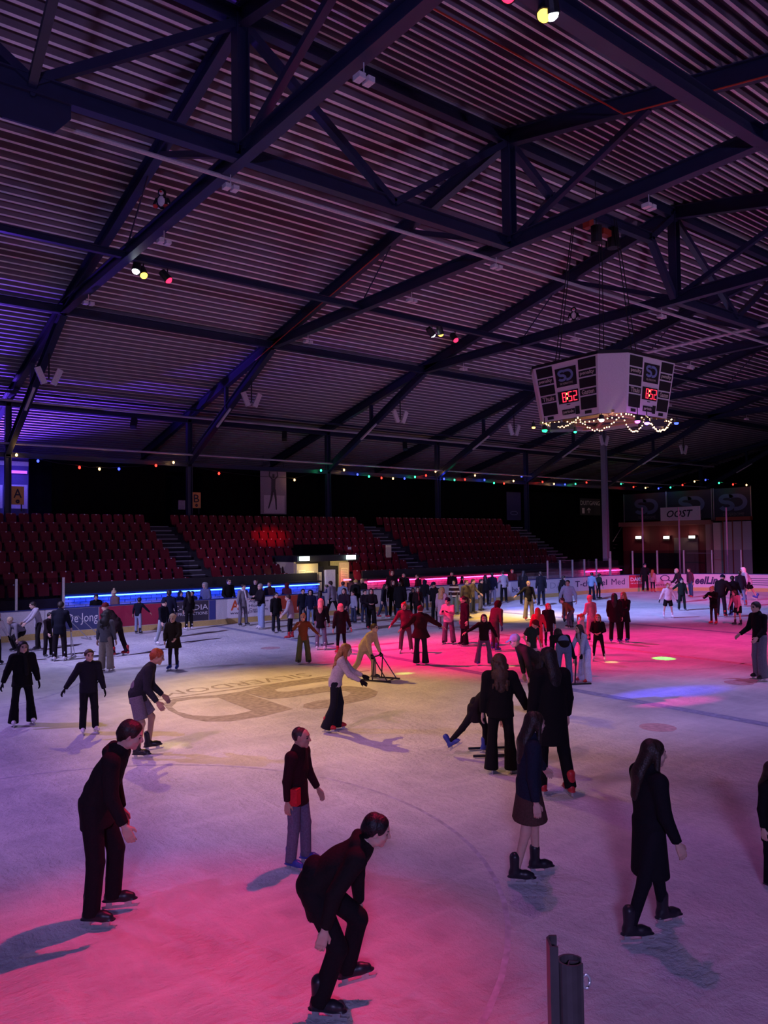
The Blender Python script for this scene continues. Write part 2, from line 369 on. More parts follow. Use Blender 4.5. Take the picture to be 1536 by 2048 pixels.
# ---- roof frames
def rafter_z(y): return ZR-SLOPE*abs(y-YR)
YN, YS, YB, YE, Y31 = 28.75, 19.6, 22.3, 44.3, 33.2
ZK = rz(7.4)
GROUP_T = 'steel roof frames across the hall'
def lamp_on(par, x, y, z, name='flood_head'):
    b = MB(); b.tube([(x, y, z+0.32), (x, y, z+0.08)], 0.012, 5); b.box((x-0.10, y, z), (0.14, 0.20, 0.10), 0); b.box((x+0.10, y, z), (0.14, 0.20, 0.10), 0)
    return b
def frame(i, x):
    t = empty('roof_truss', (x, YR, 0))
    tag(t, '%s roof frame from the near end, dark blue steel beams and king post' % ordinal(i), 'roof truss', GROUP_T)
    def part(name, b, m=M_STEEL):
        b.V = [(v[0]-x, v[1]-YR, v[2]) for v in b.V]; o = b.build(name, m, t); return o
    for s in (1, -1):
        yy = lambda y: YR+s*(y-YR)
        part('rafter', MB().ibeam((x, YR, ZR+0.02), (x, yy(YE if s > 0 else 42), rafter_z(YE if s > 0 else 42)+0.02), 0.46, 0.24))
        part('web_strut', MB().bar((x, yy(YS), rafter_z(YS)-0.2), (x, yy(YR+0.2), ZT+0.1), 0.16, 0.16))
        part('hanger_rod', MB().tube([(x, yy(YS+0.9), rafter_z(YS+0.9)-0.2), (x, yy(YB), ZT+0.1)], 0.025, 6))
        part('knee_brace', MB().ibeam((x, yy(YC), ZK), (x, yy(YN), ZT-0.12), 0.38, 0.24))
        part('post', MB().bar((x, yy(Y31), rafter_z(Y31)-0.2), (x, yy(Y31), ZK+(ZT-ZK)*(YC-Y31)/(YC-YN)), 0.16, 0.16, (1, 0, 0)))
        part('column', MB().ibeam((x, yy(YC), 0.0 if s > 0 else 3.0), (x, yy(YC), rafter_z(YC)-0.15), 0.26, 0.26, (1, 0, 0)))
    part('tie_beam', MB().ibeam((x, YN+0.4, ZT), (x, 2*YR-YN-0.4, ZT), 0.40, 0.26))
    part('king_post', MB().ibeam((x, YR, ZT), (x, YR, ZR), 0.30, 0.30, (1, 0, 0)))
    lm = mat('lamp_lens', (0.75, 0.72, 0.75), 0.4)
    for y in (15.6, 19.5, 26.0, 10.5): part('work_lamp', lamp_on(t, x+0.05, y, ZT-0.5), M_WHITE)
    # emergency batten on the knee brace, twin lamp hanging from it
    f = lambda y: ZK+(ZT-ZK)*(YC-y)/(YC-YN)
    part('batten_light', MB().bar((x-0.05, 34.1, f(34.1)-0.30), (x-0.05, 32.7, f(32.7)-0.30), 0.10, 0.08), M_WHITE)
    b = MB(); b.tube([(x, 30.7, f(30.7)-0.1), (x, 30.7, 9.75)], 0.03, 6); part('lamp_rod', b, M_DARKM)
    for sx in (-1, 1):
        b = MB(); b.bar((x+sx*0.42, 30.7, 10.15), (x+sx*0.16, 30.7, 9.55), 0.22, 0.10, (0, 1, 0)); part('floodlight', b, M_WHITE)
    return t
TRUSSES = [frame(i, x) for i, x in enumerate(FR)]

# ---- purlins along the hall
def long_beam(y, z, h, wd, label, x0=-10, x1=66.2):
    o = MB().ibeam((x0, y, z), (x1, y, z), h, wd).build('purlin', M_STEEL); return tag(o, label, 'purlin', 'purlins along the hall')
long_beam(YR, ZR-0.02, 0.34, 0.24, 'dark steel ridge purlin joining the king post tops')
long_beam(YN, ZT-0.05, 0.30, 0.22, 'dark steel purlin at the far ends of the tie beams')
long_beam(YB, ZT-0.02, 0.20, 0.16, 'thin dark purlin carrying the coloured party lamps')
long_beam(YC, rafter_z(YC)-0.25, 0.30, 0.22, 'dark steel purlin on top of the stand columns')
long_beam(35.9, rafter_z(35.9)-0.35, 0.10, 0.12, 'slim dark rail just in front of the stand column purlin')
long_beam(YC, ZK-0.18, 0.22, 0.2, 'dark eaves beam low between the stand columns')
long_beam(2*YR-YB, ZT-0.02, 0.36, 0.26, 'heavy dark purlin crossing above the near half of the ice')
long_beam(2*YR-YN, ZT-0.05, 0.30, 0.22, 'dark steel purlin at the near ends of the tie beams')
def pipe(y, z, r, col, label, x0=-10, x1=66):
    o = MB().tube([(x0, y, z), (x1, y, z)], r, 7).build('pipe', col); return tag(o, label, 'pipe')
M_PIPE = mat('pale_pipe', (0.45, 0.42, 0.46), 0.5)
M_REDP = mat('red_pipe', (0.45, 0.05, 0.03), 0.4)
pipe(15.75, ZT-0.22, 0.05, M_PIPE, 'pale cable tube running beside the ridge truss')
pipe(37.0, ZK+0.28, 0.05, M_PIPE, 'pale pipe running above the eaves beam of the stand')
pipe(36.2, rafter_z(36.2)-0.62, 0.05, M_PIPE, 'pale pipe under the stand column purlin')
# red sprinkler pipes along the rafters of the second frame
x = FR[2]-0.16
b = MB(); b.tube([(x, 11.0, rafter_z(11.0)-0.26), (x, 2.0, rafter_z(2.0)-0.26)], 0.022, 6); b.tube([(x, 11.0, rafter_z(11.0)-0.26), (-5, 11.0, rafter_z(11.0)-0.26)], 0.022, 6)
tag(b.build('sprinkler_pipe', M_REDP), 'red sprinkler pipe turning onto the near rafter of the third frame', 'pipe')
b = MB(); b.tube([(x, 21, rafter_z(21)-0.26), (x, 30, rafter_z(30)-0.26)], 0.022, 6)
tag(b.build('sprinkler_pipe', M_REDP), 'red sprinkler pipe under the far rafter of the third frame', 'pipe')

# ---- the lengthwise truss under the ridge
t = empty('ridge_truss', (0, YR, 0)); tag(t, 'dark steel lengthwise truss under the ridge with gusset plates', 'roof truss')
def rpart(name, b): b.V = [(v[0], v[1]-YR, v[2]) for v in b.V]; return b.build(name, M_STEEL, t)
for i in range(len(FR)-1):
    a, c = FR[i], FR[i+1]; m_ = (a+c)/2
    if i == 2:      # the chord is lifted in the bay of the scoreboard
        zl = ZR-1.25; q0, q1 = a+1.9, c-1.5
        rpart('bottom_chord', MB().ibeam((q0, YR, zl), (q1, YR, zl), 0.32, 0.22))
        for p, q in (((a, ZR-0.1), (q0, zl)), ((q0, zl), (a+0.2, ZT)), ((c, ZR-0.1), (q1, zl)), ((q1, zl), (c-0.1, ZT))):
            rpart('diagonal', MB().bar((p[0], YR, p[1]), (q[0], YR, q[1]), 0.22, 0.2))
        continue
    rpart('bottom_chord', MB().ibeam((a, YR, ZT), (c, YR, ZT), 0.36, 0.24))
    for e in (a, c): rpart('diagonal', MB().bar((e, YR, ZR-0.1), (m_, YR, ZT+0.05), 0.20, 0.18))
    if i: continue
    rpart('gusset_plate', MB().prism((m_, YR-0.03, ZT-0.12), (m_, YR+0.03, ZT-0.12), [(-0.85, 0.34), (-0.85, -0.30), (-0.50, -0.66), (0.40, -0.66), (0.70, -0.30), (0.70, 0.34)]))
    b = MB(); b.tube([(m_, YR-0.1, ZT-0.2), (m_, YR+0.1, ZT-0.2)], 0.05, 8); rpart('bolt', b)
    for s in ((1, -1) if i == 0 else ()): rpart('cross_brace', MB().bar((m_, YR, ZT), (m_+0.0, YR+s*4.0, rafter_z(YR+4.0)+0.1), 0.16, 0.14))
# crossed wind bracing in the last bay
b = MB(); b.bar((FR[6], YC, 8.0), (FR[7], YN, ZT-0.2), 0.10, 0.10)
tag(b.build('wind_brace', M_STEEL), 'thin dark diagonal brace across the far end roof bay', 'brace')

# ---- hall shell
def wall(name, c, d, m=M_BLACK, label='dark hall wall'):
    return tag(MB().box(c, d).build(name, m), label, None, None, 'structure')
M_WALL = mat('dark_wall', (0.008, 0.007, 0.011), 0.95, var=0.2, scale=2, spec=0.05)
wall('wall_north', (30, 46.3, 5.2), (82, 0.3, 11), M_WALL, 'dark wall behind the far stand')
wall('wall_east', (70.2, 16, 8), (0.3, 62, 17), M_WALL, 'dark end wall of the hall')
wall('wall_south', (30, -14.2, 5.5), (82, 0.3, 12), M_WALL, 'dark wall behind the near stand')
wall('wall_west', (-10.3, 16, 8), (0.3, 62, 17), M_WALL, 'dark wall of the near end')
# black drapes between the columns above the stand
def drape(x0, x1, z0, z1, y, label):
    V = []; Fc = []; n = max(4, int((x1-x0)/0.22))
    for i in range(n+1):
        x = x0+(x1-x0)*i/n; yy = y+0.05*math.sin(i*1.9)+0.03*math.sin(i*0.7)
        V += [(x, yy, z0), (x, yy, z1)]
    for i in range(n): Fc.append((2*i, 2*i+2, 2*i+3, 2*i+1))
    o = mk('drape', V, Fc, M_BLACK, None, True); return tag(o, label, 'curtain', 'black drapes above the far stand')
drape(9.9, 15.5, 4.2, 7.35, 38.4, 'black drape hanging between the A and B doorways')
drape(17.6, 21.2, 4.2, 7.35, 38.4, 'black drape hanging between the B doorway and the skater banner')
drape(22.6, 41.2, 4.2, 7.35, 38.4, 'long black drape hanging above the right stand block')
drape(43.2, 54.0, 0.4, 7.0, 38.6, 'black drape beyond the end of the far stand')
o = MB().box((63.0, 25.5, 5.6), (0.5, 11.0, 6.6)).build('drape', M_BLACK); tag(o, 'black drape closing the far right end of the hall', 'curtain')
b = MB(); b.tube([(31.0, 11.6, 11.9), (31.0, 26.0, 11.9)], 0.07, 6); tag(b.build('pipe', M_PIPE), 'pale duct crossing the roof behind the scoreboard', 'pipe')
# ================================================================== STAND, BOARDS, BENCH
YW = 31.05
ROWY = [36.95-0.775*r for r in range(8)]
ROWZ = [4.87-0.414*r for r in range(8)]          # tops of the seat backs
PIT_S = 0.526
M_STEP = mat('grey_step_edge', (0.30, 0.30, 0.33), 0.7)
stand = empty('grandstand', (24, 34, 0)); tag(stand, 'dark stepped concrete grandstand along the far side', 'grandstand')
def sp(name, b, m): b.V = [(v[0]-24, v[1]-34, v[2]) for v in b.V]; return b.build(name, m, stand)
EX0, EX1 = 19.05, 22.35
for r in range(8):
    z = ROWZ[r]-0.62; y0 = ROWY[r]-0.36 if r < 7 else 31.40
    spans = [(-10, 40.6)] if r < 4 else [(-10, EX0), (EX1, 40.6)]
    for a, c in spans: sp('terrace_step', MB().box(((a+c)/2, (y0+ROWY[r]+0.415)/2, z/2), (c-a, ROWY[r]+0.415-y0, z)), M_CONC)
sp('top_walkway', MB().box((15.3, 38.3, (ROWZ[0]-0.62)/2), (50.6, 1.9, ROWZ[0]-0.62)), M_CONC)
AIS = [(13.90, 15.10), (26.98, 28.12), (39.62, 41.2)]
for a, c in AIS:
    for k in range(15):
        z = ROWZ[0]-0.62-0.207*k+0.02; y = 37.25-0.3875*k
        sp('stair_tread', MB().box(((a+c)/2, y-0.19, z-0.05), (c-a-0.08, 0.36, 0.10)), M_CONC)
        sp('stair_nosing', MB().box(((a+c)/2, y-0.375, z+0.0), (c-a-0.12, 0.03, 0.045)), M_STEP)
# seats
M_SEAT = mat('red_seat_plastic', (0.15, 0.007, 0.018), 0.38, var=0.25, scale=1.2)
M_TAG = mat('pale_seat_number', (0.75, 0.70, 0.72), 0.5)
def seat_mesh():
    W, Hh = 0.215, 0.40; V = []; Fc = []; n = 6; prof = []
    # outline of the back with rounded top corners
    out = [(-W*0.86, -0.06)]+[(-W, 0.10), (-W*1.0, 0.26)]+[(-W+0.075*(1-math.cos(a)), 0.32+0.08*math.sin(a)) for a in (0.4, 0.9, math.pi/2)]
    out += [(W-0.075*(1-math.cos(a)), 0.32+0.08*math.sin(a)) for a in (math.pi/2, 0.9, 0.4)]+[(W, 0.26), (W, 0.10), (W*0.86, -0.06)]
    for t in (0.0, 0.03):
        for x, z in out: V.append((x, 0.05*(1-(x/W)**2)-0.05+0.10*z/Hh+t, z-Hh))
    k = len(out); Fc = [tuple(range(k-1, -1, -1)), tuple(range(k, 2*k))]+[(i, (i+1) % k, (i+1) % k+k, i+k) for i in range(k)]
    return V, Fc
sv, sf = seat_mesh()
b = MB(); b.add(sv, sf); b.box((0, -0.10, -0.36), (0.38, 0.035, 0.30), 0, Matrix.Rotation(math.radians(-14), 3, 'X')); b.box((0, 0.02, -0.50), (0.06, 0.10, 0.12))
proto = mk('stadium_seat', b.V, b.F, M_SEAT); seat_me = proto.data; bpy.data.objects.remove(proto)
b = MB(); b.ball((0, -0.012, -0.035), 0.030, 6, 4, sc=(1, 0.5, 1)); pt = mk('number_plate', b.V, b.F, M_TAG); plate_me = pt.data; bpy.data.objects.remove(pt)
seats = []
def block(letter, word, xs_fn, cut=None):
    for r in range(8):
        xs = xs_fn(r)
        for j, x in enumerate(xs):
            if cut and cut(r, x): continue
            seats.append((depth((x, ROWY[r], ROWZ[r])), x, r, j, word))
block('A', 'left', lambda r: [13.62-PIT_S*j for j in range(15)])
block('B', 'middle', lambda r: [15.4+PIT_S*j for j in range(22)], lambda r, x: (r == 4 and 20.2 < x < 22.2) or (r > 4 and EX0-0.1 < x < EX1+0.25))
block('C', 'right', lambda r: [28.42+PIT_S*j for j in range(21)])
vis = []
for s in seats:
    px, py = pr((s[1], ROWY[s[2]], ROWZ[s[2]]))
    if px > -14: vis.append(s)
vis.sort()
rest = MB()
for n, (d, x, r, j, word) in enumerate(vis):
    jit = ((n*7919) % 13-6)*0.004
    if n < 298:
        s = ob('stadium_seat', seat_me); s.location = (x, ROWY[r], ROWZ[r]); s.rotation_euler = (jit, 0, jit*2)
        tag(s, 'red folding stadium seat, %s row from top, %s from the %s aisle, %s block' % (ordinal(r), ordinal(j), 'right' if word == 'left' else 'left', word), 'seat', 'red seats of the %s stand block' % word)
        p = ob('number_plate', plate_me, s)
    else:
        rest.add([(v[0]+x, v[1]+ROWY[r], v[2]+ROWZ[r]) for v in b.V], b.F, 1)
        rest.add([(v[0]+x, v[1]+ROWY[r], v[2]+ROWZ[r]) for v in sv], sf, 0)
if rest.V: tag(rest.build('stadium_seats', [M_SEAT, M_TAG]), 'distant red seats at the far end of the right stand block', 'seats', None, 'stuff')

# ---- wall under the stand with its light strips
M_BRICK = mat('painted_brick', (0.35, 0.34, 0.38), 0.7, var=0.2, scale=3)
M_MORT = mat('dark_mortar', (0.05, 0.05, 0.06), 0.9)
def strip(x0, x1, col, es, zc, label, nm):
    e = mat('glow_'+nm, (0.8, 0.8, 0.8), 0.5, emit=col, es=es)
    return tag(MB().box(((x0+x1)/2, YW-0.12, zc), (x1-x0, 0.05, 0.045)).build('led_strip', e), label, 'light strip')
def bench_wall(x0, x1, label):
    t = empty('bench_wall', ((x0+x1)/2, YW+0.1, 0)); tag(t, label, 'wall bench'); cx = (x0+x1)/2
    MB().box((0, 0.11, 0.75), (x1-x0, 0.12, 1.5)).build('core', M_MORT, t)
    MB().box((0, -0.03, 1.54), (x1-x0, 0.5, 0.06)).build('ledge', M_DARKM, t)
    MB().box((0, 0.13, 1.74), (x1-x0, 0.08, 0.40)).build('fascia', M_DARKM, t)
    MB().box((0, -0.20, 0.42), (x1-x0, 0.30, 0.05)).build('seat_plank', M_DARKM, t)
    bb = MB()
    for c in range(8):
        z = 0.55+0.115*c; x = x0-0.22*(c % 2)
        while x < x1:
            a, d = max(x, x0), min(x+0.43, x1)
            if d-a > 0.05: bb.box(((a+d)/2-cx, 0.02, z), (d-a-0.015, 0.06, 0.10))
            x += 0.44
    br = bb.build('brickwork', M_BRICK, t); br['kind'] = 'stuff'
    return t
bench_wall(8.45, 20.2, 'brick bench wall under the stand lit by the blue strip')
bench_wall(22.9, 44.3, 'brick bench wall under the stand lit by the pink strip')
strip(8.5, 20.1, (0.012, 0.06, 1.0), 30, 1.40, 'long blue light strip under the bench wall ledge', 'blue')
strip(23.0, 26.4, (1.0, 0.02, 0.20), 26, 1.40, 'pink light strip just right of the lit entrance', 'pink')
strip(26.8, 33.2, (1.0, 0.02, 0.20), 26, 1.36, 'long pink light strip behind the crowd at the boards', 'pink')
strip(40.2, 44.2, (1.0, 0.02, 0.16), 26, 1.30, 'pink light strip behind the tall grey pole', 'pink')
# clear screen on top of that wall
G_SCR = glass_mat('clear_screen', (0.86, 0.84, 0.92), 0.06)
def screen(x0, x1, y, z0, z1, label, step=2.4):
    t = empty('glass_screen', ((x0+x1)/2, y, z0)); tag(t, label, 'glass screen'); n = max(1, round((x1-x0)/step))
    for i in range(n):
        a, c = x0+(x1-x0)*i/n, x0+(x1-x0)*(i+1)/n
        MB().box(((a+c)/2-(x0+x1)/2, 0, (z1-z0)/2), (c-a-0.02, 0.016, z1-z0)).build('pane', G_SCR, t)
    return t
screen(8.6, 13.7, YW+0.22, 1.95, 3.22, 'clear screen in front of the left stand block')
screen(15.3, 18.9, YW+0.22, 1.95, 3.22, 'clear screen left of the lit entrance')
screen(23.2, 38.5, YW+0.22, 1.95, 3.10, 'clear screen in front of the right stand block')

# ---- lit entrance in the middle of the stand
M_YEL = mat('cream_wall', (0.62, 0.52, 0.30), 0.7)
ent = empty('entrance_kiosk', (20.6, 32, 0)); tag(ent, 'lit cream walled entrance under the middle of the stand', 'entrance')
def ep(name, b, m): b.V = [(v[0]-20.6, v[1]-32, v[2]) for v in b.V]; return b.build(name, m, ent)
ep('side_wall', MB().box((19.75, 31.45, 1.2), (1.2, 0.1, 2.36)), M_YEL)
ep('side_wall', MB().box((22.2, 31.9, 1.2), (0.62, 0.1, 2.36)), M_YEL)
ep('passage_wall', MB().box((19.1, 33.6, 1.3), (0.1, 4.2, 2.6)), M_YEL)
ep('passage_wall', MB().box((22.5, 33.9, 1.3), (0.1, 3.8, 2.6)), M_YEL)
ep('back_wall', MB().box((20.8, 35.6, 1.3), (3.4, 0.1, 2.6)), M_CONC)
ep('lintel', MB().box((20.8, 33.3, 2.62), (3.6, 4.4, 0.28)), M_DARKM)
ep('upper_box', MB().box((21.4, 33.4, 3.0), (1.9, 0.9, 0.6)), M_BLACK)
for xx, zz, ww, hh in ((19.42, 1.75, 0.40, 0.66), (19.88, 1.55, 0.44, 0.95), (22.2, 1.75, 0.46, 0.70)):
    ep('notice_board', MB().box((xx, 31.38 if xx < 21 else 31.83, zz), (ww, 0.02, hh)), mat('notice_paper', (0.85, 0.76, 0.45), 0.6))
    bl = MB()
    for k in range(7): bl.box((xx, 31.366 if xx < 21 else 31.816, zz+hh/2-0.08-0.085*k), (ww*0.8, 0.004, 0.018))
    ep('notice_lines', bl, mat('faint_ink', (0.35, 0.28, 0.16), 0.7))
ep('door', MB().box((20.45, 31.5, 1.1), (0.5, 0.06, 2.2)), M_DARKM)
ep('door_window', MB().box((20.5, 31.46, 1.5), (0.18, 0.02, 0.9)), mat('notice_paper'))
ep('poster', MB().box((20.12, 31.37, 1.6), (0.16, 0.02, 0.5)), M_WHITE)
ep('canopy_column', MB().box((21.05, 31.5, 1.1), (0.55, 0.3, 1.9)), M_WHITE)
for xx in (19.35, 22.05):
    o = MB().box((xx, 31.02, 2.64), (0.50, 0.10, 0.20)).build('exit_sign', mat('exit_lens', (0.8, 0.9, 0.85), 0.5, emit=(0.75, 1.0, 0.9), es=5))
    tag(o, 'small lit exit sign over the %s side of the entrance' % ('left' if xx < 20 else 'right'), 'exit sign')
for p_, e_ in (((19.7, 30.85, 2.2), 22), ((22.15, 31.1, 2.2), 14), ((20.9, 33.2, 2.3), 40)):
    l = bpy.data.lights.new('entrance_lamp', 'POINT'); l.energy = e_; l.color = (1.0, 0.80, 0.42); l.shadow_soft_size = 0.1
    o = bpy.data.objects.new('entrance_lamp', l); COL.objects.link(o); o.location = p_
o = MB().box((22.0, 31.3, 1.52), (0.42, 0.05, 0.05)).build('led_strip', MATS['glow_pink']); tag(o, 'short pink light strip beside the entrance', 'light strip')

# ---- dasher boards
PATH = board_path()
S_ = [0.0]
for a, c in zip(PATH[:-1], PATH[1:]): S_.append(S_[-1]+math.dist(a, c))
def at_s(s):
    for i in range(len(PATH)-1):
        if s <= S_[i+1] or i == len(PATH)-2:
            k = (s-S_[i])/(S_[i+1]-S_[i]); a, c = PATH[i], PATH[i+1]
            tx, ty = (c[0]-a[0])/(S_[i+1]-S_[i]), (c[1]-a[1])/(S_[i+1]-S_[i])
            return (a[0]+(c[0]-a[0])*k, a[1]+(c[1]-a[1])*k), (tx, ty), (ty, -tx)      # point, tangent, normal to the ice
def s_at_px(x, y=1200):
    best = None
    for s in np.linspace(0, S_[-1], 3000):
        p = at_s(s)[0]; q = pr((p[0], p[1], 0.7))
        if depth((p[0], p[1], 0.7)) > 1 and (best is None or abs(q[0]-x) < best[0]): best = (abs(q[0]-x), s)
    return best[1]
BZ = 1.10
boards = empty('dasher_boards', (PATH[0][0], PATH[0][1], 0)); tag(boards, 'white rink boards with adverts around the ice', 'rink boards')
def bp_(b): b.V = [(v[0]-PATH[0][0], v[1]-PATH[0][1], v[2]) for v in b.V]; return b
def sweep(s0, s1, z0, z1, off0, off1, step=0.6):
    n = max(1, int(math.ceil((s1-s0)/step))); V = []; Fc = []
    for i in range(n+1):
        p, t, nn = at_s(s0+(s1-s0)*i/n)
        for off, z in ((off0, z0), (off1, z0), (off1, z1), (off0, z1)): V.append((p[0]+nn[0]*off, p[1]+nn[1]*off, z))
    for i in range(n):
        for k in range(4): Fc.append((4*i+k, 4*i+(k+1) % 4, 4*i+4+(k+1) % 4, 4*i+4+k))
    Fc += [(3, 2, 1, 0), (4*n, 4*n+1, 4*n+2, 4*n+3)]
    b = MB(); b.add(V, Fc); return b
M_KICK = mat('tan_kick_strip', (0.55, 0.40, 0.14), 0.6); M_RAIL = mat('blue_board_rail', (0.02, 0.03, 0.16), 0.5)
s = 0.0
GAP = (s_at_px(620), s_at_px(668))
while s < S_[-1]-0.1:
    e = min(s+2.06, S_[-1])
    bp_(sweep(s, e-0.015, 0.22, BZ-0.04, 0.0, -0.10)).build('panel', M_WHITE, boards); s = e
bp_(sweep(0, S_[-1], 0.0, 0.22, 0.012, -0.10)).build('kick_strip', M_KICK, boards)
bp_(sweep(0, S_[-1], BZ-0.04, BZ, 0.015, -0.13)).build('top_rail', M_RAIL, boards)
def ad(px0, px1, col, nm, z0=0.24, z1=BZ-0.06):
    a, c = s_at_px(px0), s_at_px(px1)
    o = bp_(sweep(a, c, z0, z1, 0.008, -0.02)).build('advert', mat('ad_'+nm, col, 0.45, var=0.08), boards); return a, c, o
def curved_text(s, a, c, z0, z1, m, par, shear=0.0, bold=0.0, off=0.014):
    V, Fc, tw, th = text_geo(s, shear, bold); P = []
    for v in V:
        p, t, nn = at_s(a+(c-a)*v[0]/tw); P.append((p[0]+nn[0]*off-PATH[0][0], p[1]+nn[1]*off-PATH[0][1], z0+(z1-z0)*v[1]/th))
    return mk('lettering', P, Fc, m, par)
M_PRW = mat('print_white', (0.75, 0.74, 0.78), 0.5); M_PRD = mat('print_navy', (0.03, 0.02, 0.09), 0.5); M_PRR = mat('print_red', (0.50, 0.04, 0.02), 0.5)
def px_text(s, x0, x1, z0, z1, m, par, **k): return curved_text(s, s_at_px(x0), s_at_px(x1), z0, z1, m, par, **k)
_, _, o = ad(129, 197, (0.05, 0.06, 0.16), 'navy'); px_text('De Jong', 134, 195, 0.42, 0.86, M_PRW, o)
ad(198, 336, (0.33, 0.02, 0.06), 'maroon')
_, _, o = ad(337, 417, (0.045, 0.04, 0.06), 'charcoal'); px_text('C-MEDIA', 346, 416, 0.68, 0.90, M_PRW, o, bold=0.02); px_text('PRODUCTIONS', 356, 415, 0.48, 0.60, M_PRW, o)
ad(418, 431, (0.06, 0.07, 0.26), 'blue')
_, _, o = ad(456, 544, (0.74, 0.72, 0.76), 'white')
for i, sx in enumerate(('Alphense', 'Horeca', 'Centrum')): px_text(sx, 497, 497+(40, 34, 37)[i], 0.82-0.17*i, 0.94-0.17*i, M_PRD, o)
px_text('www.alphens', 460, 522, 0.36, 0.50, M_PRD, o)
px_text('A', 461, 478, 0.56, 0.98, mat('print_orange', (0.62, 0.08, 0.02), 0.5), o, bold=0.02)
_, _, o = ad(546, 602, (0.42, 0.06, 0.03), 'brick_red'); px_text('tra', 562, 577, 0.34, 0.48, M_PRW, o)
_, _, o = ad(1021, 1092, (0.42, 0.42, 0.50), 'pale_blue'); px_text('bee', 1024, 1042, 0.45, 0.75, M_PRD, o)
_, _, o = ad(1093, 1157, (0.50, 0.49, 0.55), 'pale_grey'); px_text('DA', 1100, 1124, 0.5, 0.86, mat('print_grey', (0.3, 0.3, 0.38), 0.5), o)
_, _, o = ad(1158, 1256, (0.52, 0.51, 0.56), 'pale'); px_text('T-channel', 1150, 1214, 0.48, 0.84, M_PRD, o, bold=0.01); px_text('Med', 1223, 1249, 0.48, 0.86, M_PRD, o, bold=0.01)
_, _, o = ad(1258, 1288, (0.50, 0.03, 0.06), 'red'); px_text('DAK', 1261, 1282, 0.66, 0.90, M_PRW, o, bold=0.03); px_text('auto', 1261, 1284, 0.50, 0.58, M_PRW, o)
_, _, o = ad(1306, 1372, (0.60, 0.50, 0.56), 'pinkish'); px_text('auto wa', 1310, 1348, 0.34, 0.46, M_PRD, o, shear=0.2)
V, Fc = ribbon(arc2(0, 0, 0.17, 0.17, 0, 360, 20), 0.045); V2, F2 = ribbon([(0.12, -0.12), (0.42, -0.32)], 0.06)
bb = MB()
for VV, FF in ((V, Fc), (V2, F2)):
    P = []
    for v in VV:
        p, t, nn = at_s(s_at_px(1330)+v[0]*1.6); P.append((p[0]+nn[0]*0.012-PATH[0][0], p[1]+nn[1]*0.012-PATH[0][1], 0.82+v[1]))
    bb.add(P, FF)
bb.build('magnifier_print', M_PRD, o)
_, _, o = ad(1374, 1446, (0.62, 0.52, 0.58), 'rose'); px_text('eelLin', 1390, 1436, 0.42, 0.92, M_PRD, o, shear=0.25, bold=0.04)
a, c, o = ad(1490, 1560, (0.60, 0.48, 0.56), 'rose_striped')
bb = MB()
for k in range(4):
    q = bp_(sweep(a, c, 0.40+0.13*k, 0.44+0.13*k, 0.011, 0.0)); bb.add(q.V, q.F)
bb.build('stripe_print', M_PRD, o)
_, _, o = ad(806, 840, (0.55, 0.54, 0.62), 'emblem_white')
V, Fc = ribbon(arc2(0, 0, 0.30, 0.30, 0, 360, 24), 0.07); P = []
for v in V:
    p, t, nn = at_s(s_at_px(816)+v[0]*1.3); P.append((p[0]+nn[0]*0.012-PATH[0][0], p[1]+nn[1]*0.012-PATH[0][1], 0.66+v[1]))
mk('ring_print', P, Fc, M_PRD, o)

# ---- shield glass and posts on the boards
G_SH = glass_mat('shield_glass', (0.80, 0.79, 0.86), 0.07)
def shield(s0, s1, z1, label, n):
    t = empty('shield_glass', (PATH[0][0], PATH[0][1], 0)); tag(t, label, 'glass screen')
    L = []
    for i in range(n+1):
        p, tt, nn = at_s(s0+(s1-s0)*i/n); L.append(p)
    for i in range(n):
        a, c = L[i], L[i+1]
        V = [(a[0], a[1]+0.02, BZ), (c[0], c[1]+0.02, BZ), (c[0], c[1]+0.02, z1), (a[0], a[1]+0.02, z1)]
        bq = MB(); bq.add(V+[(v[0]-0.012, v[1]+0.012, v[2]) for v in V], [(0, 1, 2, 3), (7, 6, 5, 4), (0, 4, 5, 1), (1, 5, 6, 2), (2, 6, 7, 3), (3, 7, 4, 0)])
        bp_(bq).build('pane', G_SH, t)
    for p in L:
        bq = MB(); bq.box((p[0], p[1]+0.0, (BZ+z1)/2), (0.075, 0.075, z1-BZ)); bp_(bq).build('post', M_ALU, t)
    return t
shield(s_at_px(-70), s_at_px(127), 2.22, 'clear shield glass on the boards at the near left', 2)
shield(s_at_px(1096), s_at_px(1220), 2.15, 'shield glass with pale posts beside the tall grey pole', 5)
shield(s_at_px(1222), S_[-1]-6, 2.60, 'curved shield glass with pale posts at the far end', 14)

# ---- tall grey pole by the boards
pl = MB(); p = onY(1213, 1140, 31.6); 
pl.prism((p[0], 31.6, 0), (p[0], 31.6, rafter_z(31.6)), [(-0.18, -0.12), (0.18, -0.12), (0.18, -0.06), (0.05, -0.06), (0.05, 0.06), (0.18, 0.06), (0.18, 0.12), (-0.18, 0.12), (-0.18, 0.06), (-0.05, 0.06), (-0.05, -0.06), (-0.18, -0.06)], (1, 0, 0))
tag(pl.build('tall_pole', mat('pole_grey', (0.20, 0.20, 0.25), 0.5)), 'tall grey steel pole standing behind the boards right of the stand', 'pole')

